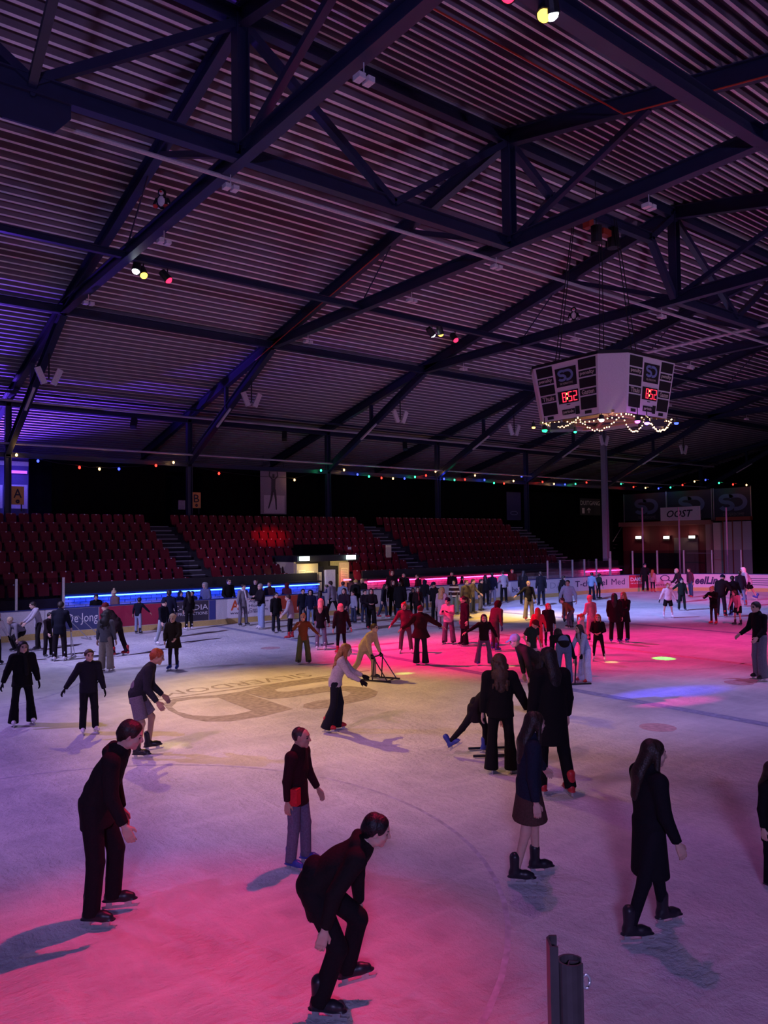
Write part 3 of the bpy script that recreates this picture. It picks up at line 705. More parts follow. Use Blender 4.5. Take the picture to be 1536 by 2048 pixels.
# ---- post of the near boards at the bottom of the view
t = empty('glass_post', (1.45, 1.2, 0)); tag(t, 'dark double aluminium glass post rising in front of the ice', 'post')
M_POST = mat('dark_aluminium', (0.085, 0.07, 0.075), 0.35, 0.6)
zt = 2.43
vd = Vector((CF[0], CF[1], 0)).normalized(); sd = Vector((CR[0], CR[1], 0)).normalized()
def lp(u, v): q = (sd*u+vd*v)*0.74; return (q.x, q.y)
def extr(outline, z0, z1, name, m, par, tilt=0.0):
    n = len(outline); V = [(x, y, z0) for x, y in outline]+[(x+tilt, y, z1) for x, y in outline]
    Fc = [(i, (i+1) % n, (i+1) % n+n, i+n) for i in range(n)]+[tuple(range(n-1, -1, -1)), tuple(range(n, 2*n))]
    return mk(name, V, Fc, m, par)
def shell_out(pts, th):
    V, Fc = ribbon(pts, th); return V[:len(pts)]+V[len(pts):][::-1]
rnd = [(0.038*math.cos(a)*1.0+0.022, 0.034*math.sin(a)) for a in np.linspace(math.radians(20), math.radians(330), 15)]
o = extr([lp(*q) for q in shell_out(rnd, 0.007)], 0.0, zt-0.015, 'rounded_profile', M_POST, t)
o = extr([lp(*q) for q in shell_out([(0.05, 0.010), (0.022, 0.012), (0.012, -0.012), (0.024, -0.016)], 0.006)], 0.0, zt-0.022, 'inner_web', M_POST, t)
o = extr([lp(*q) for q in shell_out([(-0.008, 0.058), (-0.030, 0.058), (-0.040, 0.045), (-0.040, -0.008), (-0.018, -0.012)], 0.008)], 0.0, zt+0.02, 'channel_profile', M_POST, t)
ring = MB(); ring.tube([(lambda q: (q[0], q[1], zt-0.06+0.016*math.sin(a)))(lp(0.068+0.012*math.cos(a), -0.01)) for a in np.linspace(0, 2*math.pi, 13)], 0.0035, 6)
ring.build('ring', M_ALU, t, True)
# ================================================================== SCOREBOARD
sx, sy, zt_, zb_ = 20.6, 15.0, 8.84, 7.12
M_SBW = mat('scoreboard_white', (0.62, 0.56, 0.62), 0.5, var=0.05); M_SBB = mat('scoreboard_black', (0.012, 0.009, 0.012), 0.5)
sb = empty('scoreboard', (sx, sy, zb_)); tag(sb, 'hanging four sided white scoreboard showing 8:52 in red digits', 'scoreboard')
A_, B_, CH = 1.85, 1.62, 0.62
def octo(a, c, z): return [(-a, -a+c, z), (-a+c, -a, z), (a-c, -a, z), (a, -a+c, z), (a, a-c, z), (a-c, a, z), (-a+c, a, z), (-a, a-c, z)]
Hs = zt_-zb_
V = octo(B_, CH*0.9, 0)+octo(A_, CH, Hs); Fc = [(i, (i+1) % 8, (i+1) % 8+8, i+8) for i in range(8)]+[tuple(range(15, 7, -1))[::-1]]
mk('casing', V, Fc, M_SBW, sb)
b = MB(); O = octo(A_+0.03, CH, Hs); O2 = octo(A_+0.03, CH, Hs+0.09)
b.add(O+O2, [(i, (i+1) % 8, (i+1) % 8+8, i+8) for i in range(8)]+[tuple(range(8))[::-1], tuple(range(8, 16))]); b.build('top_frame', M_SBB, sb)
b = MB()
for a, c in (((-1.5, -1.0), (1.5, -1.0)), ((-1.5, 1.0), (1.5, 1.0)), ((-1.0, -1.5), (-1.0, 1.5)), ((1.0, -1.5), (1.0, 1.5)), ((-1.4, -1.4), (1.4, 1.4)), ((-1.4, 1.4), (1.4, -1.4))):
    b.bar(a+(0.05,), c+(0.05,), 0.08, 0.08)
b.build('underside_frame', mat('warm_lit_frame', (0.40, 0.26, 0.14), 0.7), sb)  # warm light on the beams is put into their colour
M_LED = mat('red_led', (0.2, 0.0, 0.0), 0.5, emit=(1.0, 0.02, 0.05), es=3.2); M_COL = mat('orange_led', (0.3, 0.1, 0.0), 0.5, emit=(1.0, 0.40, 0.12), es=4)
M_SBL = mat('scoreboard_lettering', (0.55, 0.50, 0.42), 0.6); M_SBE = mat('scoreboard_emblem', (0.16, 0.22, 0.42), 0.5)
SEG = {'8': 'abcdefg', '5': 'acdfg', '2': 'abdeg'}
def face(k, lab):
    """k: 0 faces -X, 1 faces -Y, 2 +X, 3 +Y"""
    R_ = Matrix.Rotation(math.radians([0, 90, 180, 270][k]), 4, 'Z')
    # on the -X face: u runs from +Y to -Y
    p0 = Vector((-B_, B_-CH*0.9, 0)); p1 = Vector((-B_, -B_+CH*0.9, 0)); q0 = Vector((-A_, A_-CH, Hs)); q1 = Vector((-A_, -A_+CH, Hs))
    nrm = (p1-p0).cross(q0-p0).normalized()
    if nrm.x > 0: nrm = -nrm
    def P(u, v, w=0.0): return R_ @ ((p0*(1-u)+p1*u)*(1-v)+(q0*(1-u)+q1*u)*v+nrm*w)
    def quad(name, u0, v0, u1, v1, m, par=sb, w=0.012, both=True):
        c = [P(u0, v0, w), P(u1, v0, w), P(u1, v1, w), P(u0, v1, w)]; d = [P(u0, v0, 0), P(u1, v0, 0), P(u1, v1, 0), P(u0, v1, 0)]
        bq = MB(); bq.add(c+d, [(0, 1, 2, 3), (0, 4, 5, 1), (1, 5, 6, 2), (2, 6, 7, 3), (3, 7, 4, 0)]); return bq.build(name, m, par)
    def txt(s, u0, v0, u1, v1, par, bold=0.02):
        Vt, Ft, tw, th = text_geo(s, 0, bold)
        mk('lettering', [P(u0+(u1-u0)*v[0]/tw, v0+(v1-v0)*v[1]/th, 0.016) for v in Vt], Ft, M_SBL, par)
    for c0, c1, team in ((0.04, 0.30, 'Thuis'), (0.71, 0.97, 'Gasten')):
        quad('number_window', c0, 0.80, c1, 0.975, M_SBB)
        q = quad('label_strip', c0, 0.67, c1, 0.775, M_SBB); txt('penalty', c0+0.02, 0.685, c1-0.02, 0.765, q)
        quad('number_window', c0, 0.48, c1, 0.645, M_SBB)
        q = quad('label_strip', c0, 0.35, c1, 0.455, M_SBB); txt(team, c0+0.03, 0.365, c1-0.03, 0.445, q)
        quad('number_window', c0, 0.11, c1, 0.325, M_SBB); quad('number_window', c0+0.06, 0.03, c0+0.17, 0.085, M_SBB)
    lg = quad('emblem_panel', 0.34, 0.57, 0.67, 0.90, M_SBB)
    bq = MB()
    for Ve, Fe in emblem(Matrix.Identity(4), bold=1.5): bq.add([P(0.385+v.x*0.155, 0.67+v.y*0.19, 0.016) for v in Ve], Fe)
    bq.build('emblem', M_SBE, lg); txt('SILVERDOME', 0.40, 0.605, 0.61, 0.64, lg)
    ck = quad('clock_window', 0.34, 0.27, 0.68, 0.49, M_SBB)
    bc = MB()
    for ch, u in (('8', 0.415), ('5', 0.515), ('2', 0.60)):
        wd, v0, v1, th = 0.062, 0.295, 0.465, 0.013; vm = (v0+v1)/2
        rect = {'a': (u, v1-th, u+wd, v1), 'd': (u, v0, u+wd, v0+th), 'g': (u, vm-th/2, u+wd, vm+th/2), 'f': (u, vm, u+th, v1), 'b': (u+wd-th, vm, u+wd, v1), 'e': (u, v0, u+th, vm), 'c': (u+wd-th, v0, u+wd, vm)}
        bd = MB()
        for s_ in SEG[ch]:
            a, b0, c, d = rect[s_]; bd.add([P(a, b0, 0.02), P(c, b0, 0.02), P(c, d, 0.02), P(a, d, 0.02)], [(0, 1, 2, 3)])
        bd.build('digit', M_LED, ck)
    for v in (0.335, 0.415): bc.add([P(0.486, v, 0.02), P(0.506, v, 0.02), P(0.506, v+0.035, 0.02), P(0.486, v+0.035, 0.02)], [(0, 1, 2, 3)])
    bc.build('colon', M_COL, ck)
    q = quad('label_strip', 0.38, 0.07, 0.60, 0.165, M_SBB); txt('periode', 0.40, 0.08, 0.58, 0.15, q)
    quad('number_window', 0.61, 0.05, 0.68, 0.19, M_SBB); q = quad('maker_plate', 0.47, 0.235, 0.53, 0.25, M_SBB)
for k in range(4): face(k, '')
MB().box((0, 0, 0.14), (2.6, 2.6, 0.03)).build('underside_panel', M_SBB, sb)
# hoist and cables
b = MB()
for dx, dy in ((-1.2, 0.9), (-1.15, 0.8), (0.2, 0.2), (0.3, 0.1), (0.9, -0.6), (1.0, -0.7)): b.tube([(dx, dy, Hs+0.09), (dx*0.75, dy*0.25, ZR-1.2-zb_)], 0.016, 5)
b.build('cable', M_DARKM, sb)
t = empty('chain_hoist', (20.6, YR, ZR-1.6)); tag(t, 'chain hoist with red motors under the ridge above the scoreboard', 'hoist')
MB().box((-0.5, 0, 0.0), (0.22, 0.26, 0.30)).build('motor', mat('hoist_red', (0.30, 0.04, 0.02), 0.5), t)
MB().box((0.35, 0, -0.1), (0.42, 0.24, 0.20)).build('motor', mat('hoist_red'), t)
b = MB(); b.tube([(0.8, 0, 0.15), (0.8, 0, -0.5)], [0.16, 0.20], 10); b.build('chain_bag', M_DARKM, t)
b = MB(); b.bar((-1.0, 0, 0.22), (1.2, 0, 0.22), 0.12, 0.12); b.build('trolley_beam', M_STEEL, t)
# garlands under the scoreboard
M_WARM = mat('warm_bulb', (0.9, 0.7, 0.5), 0.5, emit=(1.0, 0.58, 0.26), es=6)
gl = empty('fairy_lights', (sx, sy, zb_)); tag(gl, 'swags of warm fairy lights hanging under the scoreboard', 'fairy lights')
bulb = MB(); bulb.ball((0, 0, 0), 0.021, 7, 5); bo = bulb.build('bulb', M_WARM, gl); bulb_me = bo.data
rg = random.Random(5); first = True
cable = MB()
for (x0, y0, x1, y1, sag, n) in ((-1.6, 1.1, -1.5, -0.2, 0.28, 18), (-1.5, -0.2, -1.0, -1.4, 0.55, 18), (-1.0, -1.4, 0.0, -1.6, 0.62, 16), (0.0, -1.6, 1.45, -1.55, 0.50, 28), (-1.55, 1.0, -0.9, -1.5, 0.12, 18), (-0.9, -1.5, 1.5, -1.5, 0.10, 18)):
    P = []
    for i in range(n+1):
        k = i/n; p = (x0+(x1-x0)*k, y0+(y1-y0)*k, 0.03-0.8*sag*4*k*(1-k)+rg.uniform(-0.03, 0.03)); P.append(p)
        o = bo if first else ob('bulb', bulb_me, gl); first = False; o.location = (p[0], p[1], p[2]-0.03)
    cable.tube(P, 0.007, 4)
cable.build('cable', M_DARKM, gl)
for dx, dy, lab in ((-1.35, 0.55, 'left'), (0.55, -1.40, 'right')):
    t = empty('loudspeaker', (sx+dx, sy+dy, zb_-0.18), -0.8); tag(t, 'black loudspeaker under the %s face of the scoreboard' % lab, 'loudspeaker')
    MB().prism((-0.36, 0, 0), (0.36, 0, 0), [(-0.18, -0.14), (0.18, -0.10), (0.18, 0.12), (-0.18, 0.14)]).build('cabinet', M_DARKM, t)
    MB().box((0, 0, 0.16), (0.06, 0.06, 0.1)).build('bracket', M_GREY, t)
def little_lamp(p, col, es, lab, r=0.07, pt=0.0):
    nm = 'lamp_%d' % len(MATS); t = empty('effect_lamp', p); tag(t, lab, 'lamp')
    b = MB(); b.tube([(0, 0, 0.16), (0, 0, 0.02)], [r*0.8, r*1.1], 10); b.tube([(0, 0, 0.1), (0, 0, max(0.2, zb_+0.13-p[2]))], 0.015, 5); b.build('housing', M_DARKM, t)
    b = MB(); b.ball((0, 0, 0), r, 10, 6, sc=(1, 1, 0.7)); b.build('lens', mat(nm, col, 0.4, emit=col, es=es), t, True)
    if pt:
        l = bpy.data.lights.new('lamp_glow', 'POINT'); l.energy = pt; l.color = col; l.shadow_soft_size = 0.05
        o = bpy.data.objects.new('lamp_glow', l); COL.objects.link(o); o.location = (p[0], p[1], p[2]-0.22)
little_lamp((19.05, 13.9, zb_-0.20), (1.0, 0.9, 0.8), 10, 'white lamp under the near corner of the scoreboard', 0.08, 14)
little_lamp((19.75, 13.15, zb_-0.28), (1.0, 0.12, 0.85), 5, 'magenta lamp under the right scoreboard face', 0.08, 10)
little_lamp((20.15, 13.10, zb_-0.30), (0.30, 0.14, 1.0), 6, 'violet lamp under the right scoreboard face', 0.08, 10)
little_lamp((18.85, 15.9, zb_-0.28), (0.02, 0.9, 0.25), 3, 'green lamp under the left scoreboard face', 0.09, 8)
little_lamp((19.15, 14.95, zb_-0.42), (0.03, 1.0, 0.3), 4, 'small green lamp hanging lower among the fairy lights', 0.05)
little_lamp((19.02, 16.5, zb_-0.1), (1.0, 0.40, 0.10), 5, 'orange lamp at the left corner of the scoreboard', 0.06)
little_lamp((22.15, 13.35, zb_-0.1), (0.03, 0.06, 1.0), 6, 'blue lamp at the right corner of the scoreboard', 0.07)

# ================================================================== PARTY LAMPS in the roof
NAMEC = {0: 'white', 1: 'amber', 2: 'red'}
def par_can(p, tgt, col, lab, es=30, r=0.13):
    p = Vector(p); d = (Vector(tgt)-p).normalized(); q = p-d*0.34
    t = empty('party_lamp', q); tag(t, lab, 'stage lamp', 'coloured party lamps on the purlins')
    b = MB(); b.tube([-d*0.30, -d*0.28, d*0.0, d*0.06], [r*0.6, r*0.9, r, r*1.05], 12); b.build('can', M_DARKM, t)
    b = MB(); b.ball(d*0.03, r*0.92, 12, 6); b.build('lens', mat('par_'+lab[:40], (0.03, 0.03, 0.03), 0.4, emit=col, es=es), t, True)
    b = MB(); b.tube([(0, 0, 0.12), (0, 0, 0.45)], 0.02, 6); b.build('yoke', M_DARKM, t)
for i, (x, y, tg, c, wt, dg) in enumerate(LAMPS):
    vis_ = pr((x, y, ZL))
    where = 'far purlin' if y > 15 else 'near purlin'
    cn = 'amber' if c[0] == 1 and c[1] > 0.3 else 'red' if c[0] == 1 else 'violet' if c[1] < 0.3 else 'white'
    lens = {'amber': (1.0, 0.58, 0.08), 'red': (1.0, 0.02, 0.08), 'violet': (0.4, 0.3, 1.0), 'white': (0.85, 0.95, 1.0)}[cn]
    bay = 'first' if x < 0 else 'second' if x < 12 else 'third' if x < 30 else 'fourth'
    par_can((x, y, ZL-0.12), tg, lens, '%s party lamp on the %s, %s lamp group' % (cn, where, bay), {'white': 10, 'amber': 3.5, 'red': 3.0, 'violet': 6}[cn])
# ================================================================== COLOURED BULB STRING along the eaves
BC = {'r': (1.0, 0.03, 0.02), 'w': (1.0, 0.55, 0.20), 'b': (0.04, 0.06, 1.0), 'g': (0.03, 0.9, 0.30)}
BN = {'r': 'red', 'w': 'warm', 'b': 'blue', 'g': 'green'}
for k in BC: mat('bulb_'+k, BC[k], 0.4, emit=BC[k], es=4.5)
SEQ = [(33, 910, 'w'), (76, 922, 'b'), (159, 935, 'r'), (199, 938, 'w'), (238, 938, 'b'), (312, 931, 'r'), (347, 925, 'w'), (438, 947, 'r'), (589, 960, 'w'), (642, 941, 'g'), (688, 940, 'w'), (715, 949, 'b'), (738, 953, 'g'), (763, 956, 'r'), (786, 957, 'w'), (809, 957, 'b'), (830, 954, 'g'), (852, 951, 'r'), (871, 943, 'w'), (888, 958, 'b'), (909, 960, 'g'), (930, 959, 'r'), (950, 951, 'w'), (969, 960, 'b'), (988, 966, 'g'), (1008, 967, 'r'), (1027, 962, 'w'), (1043, 953, 'b'), (1085, 964, 'r'), (1108, 968, 'w'), (1130, 969, 'b'), (1151, 968, 'g'), (1173, 965, 'r')]
SEQ2 = [(1242, 968, 'g'), (1267, 974, 'r'), (1291, 976, 'w'), (1317, 977, 'b'), (1341, 975, 'g'), (1365, 970, 'r'), (1389, 963, 'w'), (1411, 960, 'b'), (1438, 966, 'g'), (1466, 969, 'r'), (1493, 970, 'w')]
def bulb_string(seq, fn, lab):
    P = [fn(x, y) for x, y, _ in seq]; t = empty('bulb_string', P[0]); tag(t, lab, 'string lights')
    if P[0][0] > 50:
        b = MB()
        for q in (0, 5, 10): b.tube([(0.0+P[q][0]-P[0][0], P[q][1]-P[0][1], P[q][2]-P[0][2]+0.1), (55.12-P[0][0], P[q][1]-P[0][1], 7.0-P[0][2])], 0.012, 5)
        b.build('stay', M_DARKM, t)
    o0 = Vector(P[0]); loc = [Vector(p)-o0 for p in P]; me = {}
    cb = MB(); Q = []
    for a, c in zip(loc[:-1], loc[1:]):
        for k in (0, 0.5): q = a.lerp(c, k); Q.append(q+Vector((0, 0, 0.10-(0.06 if k else 0))))
    Q.append(loc[-1]+Vector((0, 0, 0.10))); cb.tube(Q, 0.012, 5); cb.build('cable', M_DARKM, t)
    for p, (x, y, c) in zip(loc, seq):
        if c not in me:
            b = MB(); b.ball((0, 0, 0), 0.058, 9, 6, sc=(1, 1, 1.25)); o = b.build('bulb', MATS['bulb_'+c], t, True); me[c] = o.data
        else: o = ob('bulb', me[c], t)
        o.location = p; o['label'] = BN[c]+' glowing bulb'
        if True:
            l = bpy.data.lights.new('bulb_glow', 'POINT'); l.energy = 5.0; l.color = BC[c]; l.shadow_soft_size = 0.06
            q = bpy.data.objects.new('bulb_glow', l); COL.objects.link(q); q.location = Vector(o0)+p+Vector((0, -0.16, 0))
bulb_string(SEQ, lambda x, y: tuple(onY(x, y, 37.25)), 'string of coloured bulbs along the eaves above the stand')
bulb_string(SEQ2, lambda x, y: tuple(onX(x, y, 54.5)), 'string of coloured bulbs above the far end building')

# ================================================================== SIGNS AND DOORWAYS ABOVE THE STAND
M_BLUEW = mat('pale_blue_lit_wall', (0.55, 0.55, 0.65), 0.7)
def panel_on_Y(name, x0, y0, x1, y1, Y, m, th=0.04, par=None):
    a, c = onY(x0, y1, Y), onY(x1, y0, Y); b = MB(); b.box(((a[0]+c[0])/2, Y, (a[2]+c[2])/2), (c[0]-a[0], th, c[2]-a[2]))
    if par: b.V = [(v[0]-par.location[0], v[1]-par.location[1], v[2]-par.location[2]) for v in b.V]
    return b.build(name, m, par), a, c
t = empty('doorway', (8.0, 39.2, 4.6)); tag(t, 'blue lit doorway with white windows at the left end of the stand', 'doorway')
panel_on_Y('back_panel', -60, 905, 57, 1030, 39.6, mat('blue_wall', (0.10, 0.10, 0.30), 0.7), 0.05, t)
panel_on_Y('window_pane', 21, 970, 55, 1017, 39.3, M_BLUEW, 0.04, t); panel_on_Y('window_pane', -40, 970, 5, 1016, 39.3, M_BLUEW, 0.04, t)
panel_on_Y('transom', -40, 924, 57, 928, 39.3, M_BLUEW, 0.04, t)
o, a, c = panel_on_Y('tube_light', 17, 942, 54, 946, 39.2, mat('violet_tube', (0.5, 0.2, 0.8), 0.5, emit=(0.28, 0.05, 1.0), es=2.6), 0.05, t)
area((8.0, 38.2, 6.9), (8.4, 39.5, 5.0), (0.16, 0.12, 1.0), 36, 2.0, 0.2)
M_SIGN = mat('ochre_sign', (0.55, 0.30, 0.08), 0.6)
def letter_sign(ch, x0, y0, x1, y1, Y, lab):
    a, c = onY(x0, y1, Y), onY(x1, y0, Y); t = empty('letter_sign', ((a[0]+c[0])/2, Y, a[2])); tag(t, lab, 'sign')
    wd, h = c[0]-a[0], c[2]-a[2]; MB().box((0, 0, h/2), (wd, 0.04, h)).build('board', M_SIGN, t)
    M = frame_matrix((0, -0.03, 0), (1, 0, 0), (0, 0, 1)); lettering(ch, M, -wd*0.33, h*0.36, wd*0.66, h*0.5, M_INK, t, bold=0.01)
    V, Fc = ribbon(arc2(0, h*0.17, wd*0.10, wd*0.10, 0, 360, 14), wd*0.13); mk('ring_mark', [M @ Vector((v[0], v[1], 0.004)) for v in V], Fc, M_INK, t)
    MB().box((wd*0.3, 0, -0.15), (0.05, 0.05, 0.32)).build('stem', M_DARKM, t)
letter_sign('A', 22, 973, 48, 1009, 37.9, 'ochre sign with the letter A at the left doorway')
letter_sign('B', 384, 985, 401, 1016, 38.1, 'ochre sign with the letter B half behind a stand column')
o, a, c = panel_on_Y('wall_notice', 357, 1001, 370, 1019, 38.2, mat('grey_paper', (0.3, 0.32, 0.40), 0.7)); tag(o, 'small pale notice in the B doorway', 'notice')
# hanging banner with a figure skater
a, c = onY(521, 1028, 37.66), onY(572, 940, 37.66); t = empty('banner', ((a[0]+c[0])/2, 37.66, a[2])); tag(t, 'tall hanging banner printed with a skater raising both arms', 'banner')
wd, h = c[0]-a[0], c[2]-a[2]
MB().box((0, 0, h/2), (wd, 0.02, h)).build('cloth', mat('banner_mauve', (0.22, 0.17, 0.22), 0.8), t)
MB().box((0.05, -0.012, h*0.22), (wd*0.8, 0.006, h*0.40)).build('pale_print', mat('banner_pale', (0.42, 0.34, 0.40), 0.8), t)
b = MB()
for sx_ in (-0.4, 0.4): b.tube([(sx_*wd, 0, h-0.05), (sx_*wd, -0.05, h+0.75)], 0.02, 5)
b.build('hanger', M_DARKM, t)
b = MB(); fb = frame_matrix((0, -0.02, 0), (1, 0, 0), (0, 0, 1))
for pts, ww in (([(-0.02, 1.3), (0.0, 1.9)], 0.26), ([(-0.05, 1.32), (-0.16, 0.8), (-0.33, 0.30)], [0.16, 0.12, 0.07]), ([(0.06, 1.32), (0.14, 0.8), (0.17, 0.24)], [0.16, 0.12, 0.07]),
                ([(-0.10, 1.88), (-0.27, 2.05), (-0.24, 2.27)], 0.08), ([(0.10, 1.88), (0.27, 2.05), (0.24, 2.27)], 0.08), ([(0, 1.92), (0, 2.14)], 0.14)):
    V, Fc = ribbon(pts, ww); b.add([fb @ Vector((v[0], v[1]*h/2.4, 0.0)) for v in V], Fc)
b.build('skater_print', mat('banner_figure', (0.045, 0.035, 0.05), 0.8), t)
# exit lettering
a, c = onY(1160, 1030, 38.4), onY(1200, 998, 38.4); t = empty('exit_board', (a[0], 38.4, a[2])); tag(t, 'dark exit board reading UITGANG at the end of the stand', 'sign')
wd, h = c[0]-a[0], c[2]-a[2]; MB().box((wd/2, 0, h/2), (wd, 0.04, h)).build('board', M_DARKM, t)
M = frame_matrix((0, -0.03, 0), (1, 0, 0), (0, 0, 1)); lettering('DUITGANG', M, 0.02*wd, h*0.60, wd*0.95, h*0.26, mat('dim_print', (0.60, 0.55, 0.48), 0.7), t)
V, Fc = ribbon([(wd*0.42, h*0.12), (wd*0.42, h*0.40)], 0.08); V2, F2 = ribbon([(wd*0.34, h*0.30), (wd*0.42, h*0.42), (wd*0.50, h*0.30)], 0.08)
b = MB(); b.add([M @ Vector((v[0], v[1], 0.004)) for v in V], Fc); b.add([M @ Vector((v[0], v[1], 0.004)) for v in V2], F2); b.build('arrow_print', mat('dim_print'), t)
b = MB()
V, Fc = ribbon([(wd*0.15, h*0.10), (wd*0.15, h*0.42)], 0.3); b.add([M @ Vector((v[0], v[1], 0.004)) for v in V], Fc); b.build('door_print', mat('dim_print'), t)
a, c = onY(1014, 1040, 37.9), onY(1041, 985, 37.9); t = empty('banner', ((a[0]+c[0])/2, 37.9, a[2])); tag(t, 'dark blue banner with an oval print above the right stand block', 'banner')
wd, h = c[0]-a[0], c[2]-a[2]; MB().box((0, 0, h/2), (wd, 0.02, h)).build('cloth', mat('banner_navy', (0.03, 0.035, 0.09), 0.8), t)
V, Fc = ribbon(arc2(0, h*0.25, wd*0.26, h*0.06, 0, 360, 20), 0.05); mk('oval_print', [(v[0], -0.02, v[1]) for v in V], Fc, mat('banner_print', (0.14, 0.16, 0.26), 0.7), t)
# sheets pinned in the stand
o, a, c = panel_on_Y('seat_sheet', 772, 1090, 782, 1115, 33.0, mat('notice_paper')); tag(o, 'pale sheet with print hung over a seat of the middle block', 'notice')
o, a, c = panel_on_Y('seat_sheet', 696, 1094, 702, 1099, 33.4, M_WHITE); tag(o, 'small white sheet on a seat above the entrance', 'notice')

# ================================================================== END BUILDING
XB = 55.0
bld = empty('end_building', (XB, 34, 0)); tag(bld, 'low dark red building at the far end with a white OOST sign', 'building')
def eb(name, b, m): b.V = [(v[0]-XB, v[1]-34, v[2]) for v in b.V]; return b.build(name, m, bld)
M_DRED = mat('dark_red_boards', (0.09, 0.010, 0.018), 0.7, var=0.25)
for k in range(9):
    y1 = 38.3-0.85*k; eb('wall_board', MB().box((XB+0.05, y1-0.42, 2.25), (0.10, 0.83, 4.5)), M_DRED)
eb('fascia_beam', MB().box((XB-0.15, 34.4, 4.55), (0.5, 8.0, 0.34)), mat('fascia_brown', (0.30, 0.14, 0.11), 0.7))
eb('corner_pillar', MB().box((XB-0.1, 30.65, 2.2), (0.3, 0.4, 4.4)), mat('pale_pillar', (0.28, 0.22, 0.20), 0.7))
eb('door_leaf', MB().box((XB-0.02, 32.6, 1.7), (0.06, 2.0, 3.4)), mat('door_grey', (0.12, 0.10, 0.11), 0.6))
eb('window_band', MB().box((XB-0.03, 35.3, 1.6), (0.06, 4.6, 1.2)), mat('dark_window', (0.02, 0.02, 0.03), 0.2))
eb('roof_slab', MB().box((XB+2.0, 34.2, 4.66), (4.4, 8.6, 0.1)), M_DARKM)
for k, yb in enumerate((36.25, 32.3, 29.0)):
    y0 = yb+2.0 if k < 2 else yb+1.5; wd = 3.9 if k < 2 else 3.0
    q = eb('banner_panel', MB().box((XB+0.2, yb, 5.95), (0.04, wd, 2.2)), mat('banner_blueblack', (0.016, 0.018, 0.04), 0.7))
    M = frame_matrix((0.17, yb-34+0.9, 5.75-0.35), (0, -1, 0), (0, 0, 1)); bq = MB()
    for V, Fc in emblem(Matrix.Identity(4), bold=1.6): bq.add([M @ Vector((v[0]*1.35, v[1]*1.15, 0.01)) for v in V], Fc)
    bq.build('emblem', mat('banner_emblem', (0.07, 0.10, 0.22), 0.6), q)
    lettering('SILVERDOME', M, 0.25, -0.42, 1.6, 0.22, mat('banner_words', (0.12, 0.11, 0.12), 0.6), q, 0.01)
    for ye in (yb-wd/2, yb+wd/2): eb('banner_post', MB().bar((XB+0.12, ye, 4.7), (XB+0.12, ye, 7.1), 0.05, 0.05, (0, 1, 0)), M_GREY)
t = empty('name_sign', (XB-0.5, 32.75, 4.74)); tag(t, 'white sign reading OOST above the end building', 'sign')
MB().box((0, 0, 0.52), (0.06, 3.33, 1.05)).build('board', mat('sign_white', (0.72, 0.66, 0.70), 0.6), t)
M = frame_matrix((-0.035, 1.66, 0), (0, -1, 0), (0, 0, 1)); lettering('OOST', M, 0.55, 0.25, 2.2, 0.56, M_INK, t, 0.006, shear=0.3, bold=0.02)
for k, (px, py) in enumerate(((1277, 1075), (1333, 1075), (1384, 1074))):
    p = onX(px, py, XB-0.16); t = empty('wall_lamp', p); tag(t, 'lit rectangular wall lamp, %s from the left on the red building' % ordinal(k), 'wall lamp', 'wall lamps of the end building')
    MB().box((0.04, 0, 0), (0.06, 0.56, 0.28)).build('back_plate', M_DARKM, t); MB().box((-0.02, 0, 0), (0.10, 0.46, 0.17)).build('lens', mat('lamp_lit', (0.9, 0.8, 0.75), 0.5, emit=(1.0, 0.80, 0.66), es=7), t)
    MB().box((0, 0, -0.20), (0.16, 0.6, 0.03)).build('shelf', M_DARKM, t)
    l = bpy.data.lights.new('wall_lamp_glow', 'POINT'); l.energy = 13; l.color = (1.0, 0.66, 0.5); l.shadow_soft_size = 0.1
    o = bpy.data.objects.new('wall_lamp_glow', l); COL.objects.link(o); o.location = (p[0]-0.25, p[1], p[2]+0.05)
cab = empty('cabin', (XB-0.6, 29, 0)); tag(cab, 'white panelled cabin with brown trim beside the red building', 'cabin')
def cp(name, b, m): b.V = [(v[0]-XB+0.6, v[1]-29, v[2]) for v in b.V]; return b.build(name, m, cab)
M_CAB = mat('cabin_panel', (0.36, 0.31, 0.31), 0.6); M_TRIM = mat('cabin_trim', (0.22, 0.05, 0.03), 0.6)
cp('side_panel', MB().box((XB+0.2, 29.95, 2.3), (0.06, 0.95, 4.4), 0, Matrix.Rotation(0.35, 3, 'Z')), mat('cabin_side', (0.50, 0.46, 0.36), 0.6))
for yy in (29.15, 28.45, 27.75): cp('front_panel', MB().box((XB-0.1, yy, 2.3), (0.06, 0.66, 4.5)), M_CAB)
for yy in (29.52, 28.8, 28.1): cp('trim_strip', MB().box((XB-0.13, yy, 2.3), (0.08, 0.07, 4.6)), M_TRIM)
cp('roof_trim', MB().box((XB-0.1, 28.7, 4.76), (0.4, 2.6, 0.26)), M_TRIM)
cp('balustrade', MB().box((XB-1.8, 30.4, 2.25), (0.05, 2.2, 0.05)), M_GREY)
# stair at the left of the building, net poles
st = empty('stairs', (54, 39.6, 0)); tag(st, 'dark stairs climbing left of the red building', 'stairs')
for k in range(12): MB().box((0.3*k-1.6, 0.2, 0.2+0.3*k), (0.3, 1.6, 0.05)).build('tread', M_CONC, st)
b = MB(); b.tube([(-1.8, -0.7, 1.0), (2.0, -0.7, 4.6)], 0.03, 6); b.build('handrail', M_GREY, st)
for k, px in enumerate((1284, 1357, 1452)):
    p = onX(px, 1015, 47.9 if k else 46.0); b = MB(); b.tube([(p[0], p[1], 0), (p[0], p[1], p[2])], 0.055, 8)
    tag(b.build('net_pole', mat('pole_pale', (0.24, 0.22, 0.25), 0.5)), 'tall thin pale net pole, %s from the left at the far boards' % ordinal(k), 'pole', 'net poles behind the far boards')
